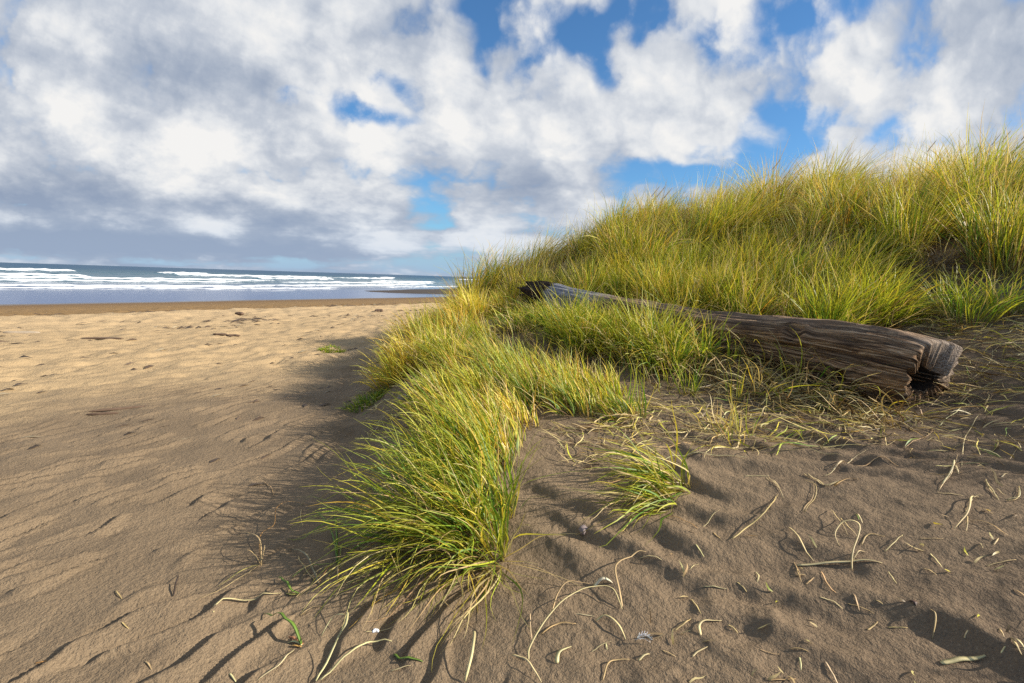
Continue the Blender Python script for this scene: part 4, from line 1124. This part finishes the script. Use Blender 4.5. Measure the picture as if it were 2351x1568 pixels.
fw = n.new('ShaderNodeTexNoise'); n.put(fw.inputs['Vector'], gs); fw.inputs['Scale'].default_value = 9.0; fw.inputs['Detail'].default_value = 5
n.put(vo.inputs['Vector'], n.vec('ADD', gs, n.vec('SCALE', n.vec('SUBTRACT', fw.outputs['Color'], (.5, .5, .5)), scale=.16)))
vo.inputs['Scale'].default_value = 5.5; vo.inputs['Detail'].default_value = 3; vo.inputs['Roughness'].default_value = .55; vo.inputs['Smoothness'].default_value = .35
puff = n.math('SUBTRACT', .80, vo.outputs['Distance'])
dens = n.math('ADD', f_all, n.math('MULTIPLY_ADD', cover, .50, -.385))
dens = n.math('MULTIPLY_ADD', puff, .42, dens)
low = n.sstep(gz, .22, .03)
strk = n.math('SUBTRACT', n.noise(n.comb(n.math('MULTIPLY', gx, 2.6), n.math('MULTIPLY', gz, 24.0), 0.0), 1.0, 7, .58), .5)
strk = n.math('MULTIPLY', strk, low)
dens = n.math('MULTIPLY_ADD', strk, .8, dens)
alpha = n.sstep(dens, .10, .46)
# brightness of the cloud: sunlit shoulders against grey bases
lit = blobs(LIT, gw)
off = n.vec('ADD', gs, (.030, .030, 0))
rel = n.math('MULTIPLY', n.math('SUBTRACT', n.noise(gs, 3.8, 10, .62), n.noise(off, 3.8, 10, .62)), n.sstep(gz, .80, .15, .9, 1.7))
rel = n.math('MULTIPLY', rel, n.sstep(dens, .1, .7))
shade = n.math('ADD', n.math('MULTIPLY_ADD', lit, .85, .66), rel)
shade = n.math('ADD', shade, n.math('MULTIPLY', n.math('SUBTRACT', n.noise(gs, 4.2, 8, .56), .5), n.sstep(gz, .8, .15, .45, .80)))
shade = n.math('MULTIPLY_ADD', strk, 1.3, shade)
shade = n.math('MULTIPLY_ADD', n.math('SUBTRACT', fb3, .5), .45, shade)
shade = n.math('SUBTRACT', shade, n.math('MULTIPLY', n.sstep(dens, .62, .95), .06))
rot = n.comb(n.math('ADD', n.math('MULTIPLY', gx, 1.15), n.math('MULTIPLY', gz, -1.5)), n.math('ADD', n.math('MULTIPLY', gx, 2.1), n.math('MULTIPLY', gz, 4.6)), 2.0)
diag = n.math('MULTIPLY', n.math('SUBTRACT', n.noise(rot, 1.5, 9, .60), .5), n.sstep(gx, .15, -.15, .35, 1.15))
shade = n.math('ADD', shade, diag)
shade = n.math('MULTIPLY_ADD', puff, .55, shade)
ccol = n.ramp(shade, [(0.0, (.195, .24, .325)), (.28, (.265, .305, .375)), (.55, (.375, .405, .455)), (.80, (.515, .53, .55)), (1.0, (.61, .605, .595))])
# unseen sky behind the viewer, thinned of cloud to lower the ambient light
behind = n.sstep(s[1], -.15, .10)
alpha = n.math('MULTIPLY', alpha, n.math('MULTIPLY_ADD', behind, .65, .35))
skyc = n.mix(1.0, sky.outputs[0], (.52, .80, .99), 'MULTIPLY')
hz = n.sstep(s[2], .11, .0)
skyc = n.mix(n.math('MULTIPLY', hz, .75), skyc, (2.2, 3.1, 4.7))
ccol = n.mix(n.math('MULTIPLY', n.sstep(gz, .17, .02), .78), ccol, n.mix(n.sstep(shade, .25, .95), (.225, .285, .385), (.44, .495, .57)))
cc10 = n.vec('SCALE', ccol, scale=9.4)
final = n.mix(alpha, skyc, cc10)
bg = n.new('ShaderNodeBackground'); n.put(bg.inputs[0], final); bg.inputs[1].default_value = .1
wo = n.new('ShaderNodeOutputWorld'); n.l.new(bg.outputs[0], wo.inputs[0])

scene.view_settings.view_transform = 'Standard'; scene.view_settings.look = 'None'
scene.view_settings.exposure = 0.66; scene.view_settings.gamma = 1.0
scene.cycles.max_bounces = 6; scene.cycles.transparent_max_bounces = 4
scene.cycles.diffuse_bounces = 3; scene.cycles.glossy_bounces = 2; scene.cycles.transmission_bounces = 3
scene.cycles.use_denoising = False
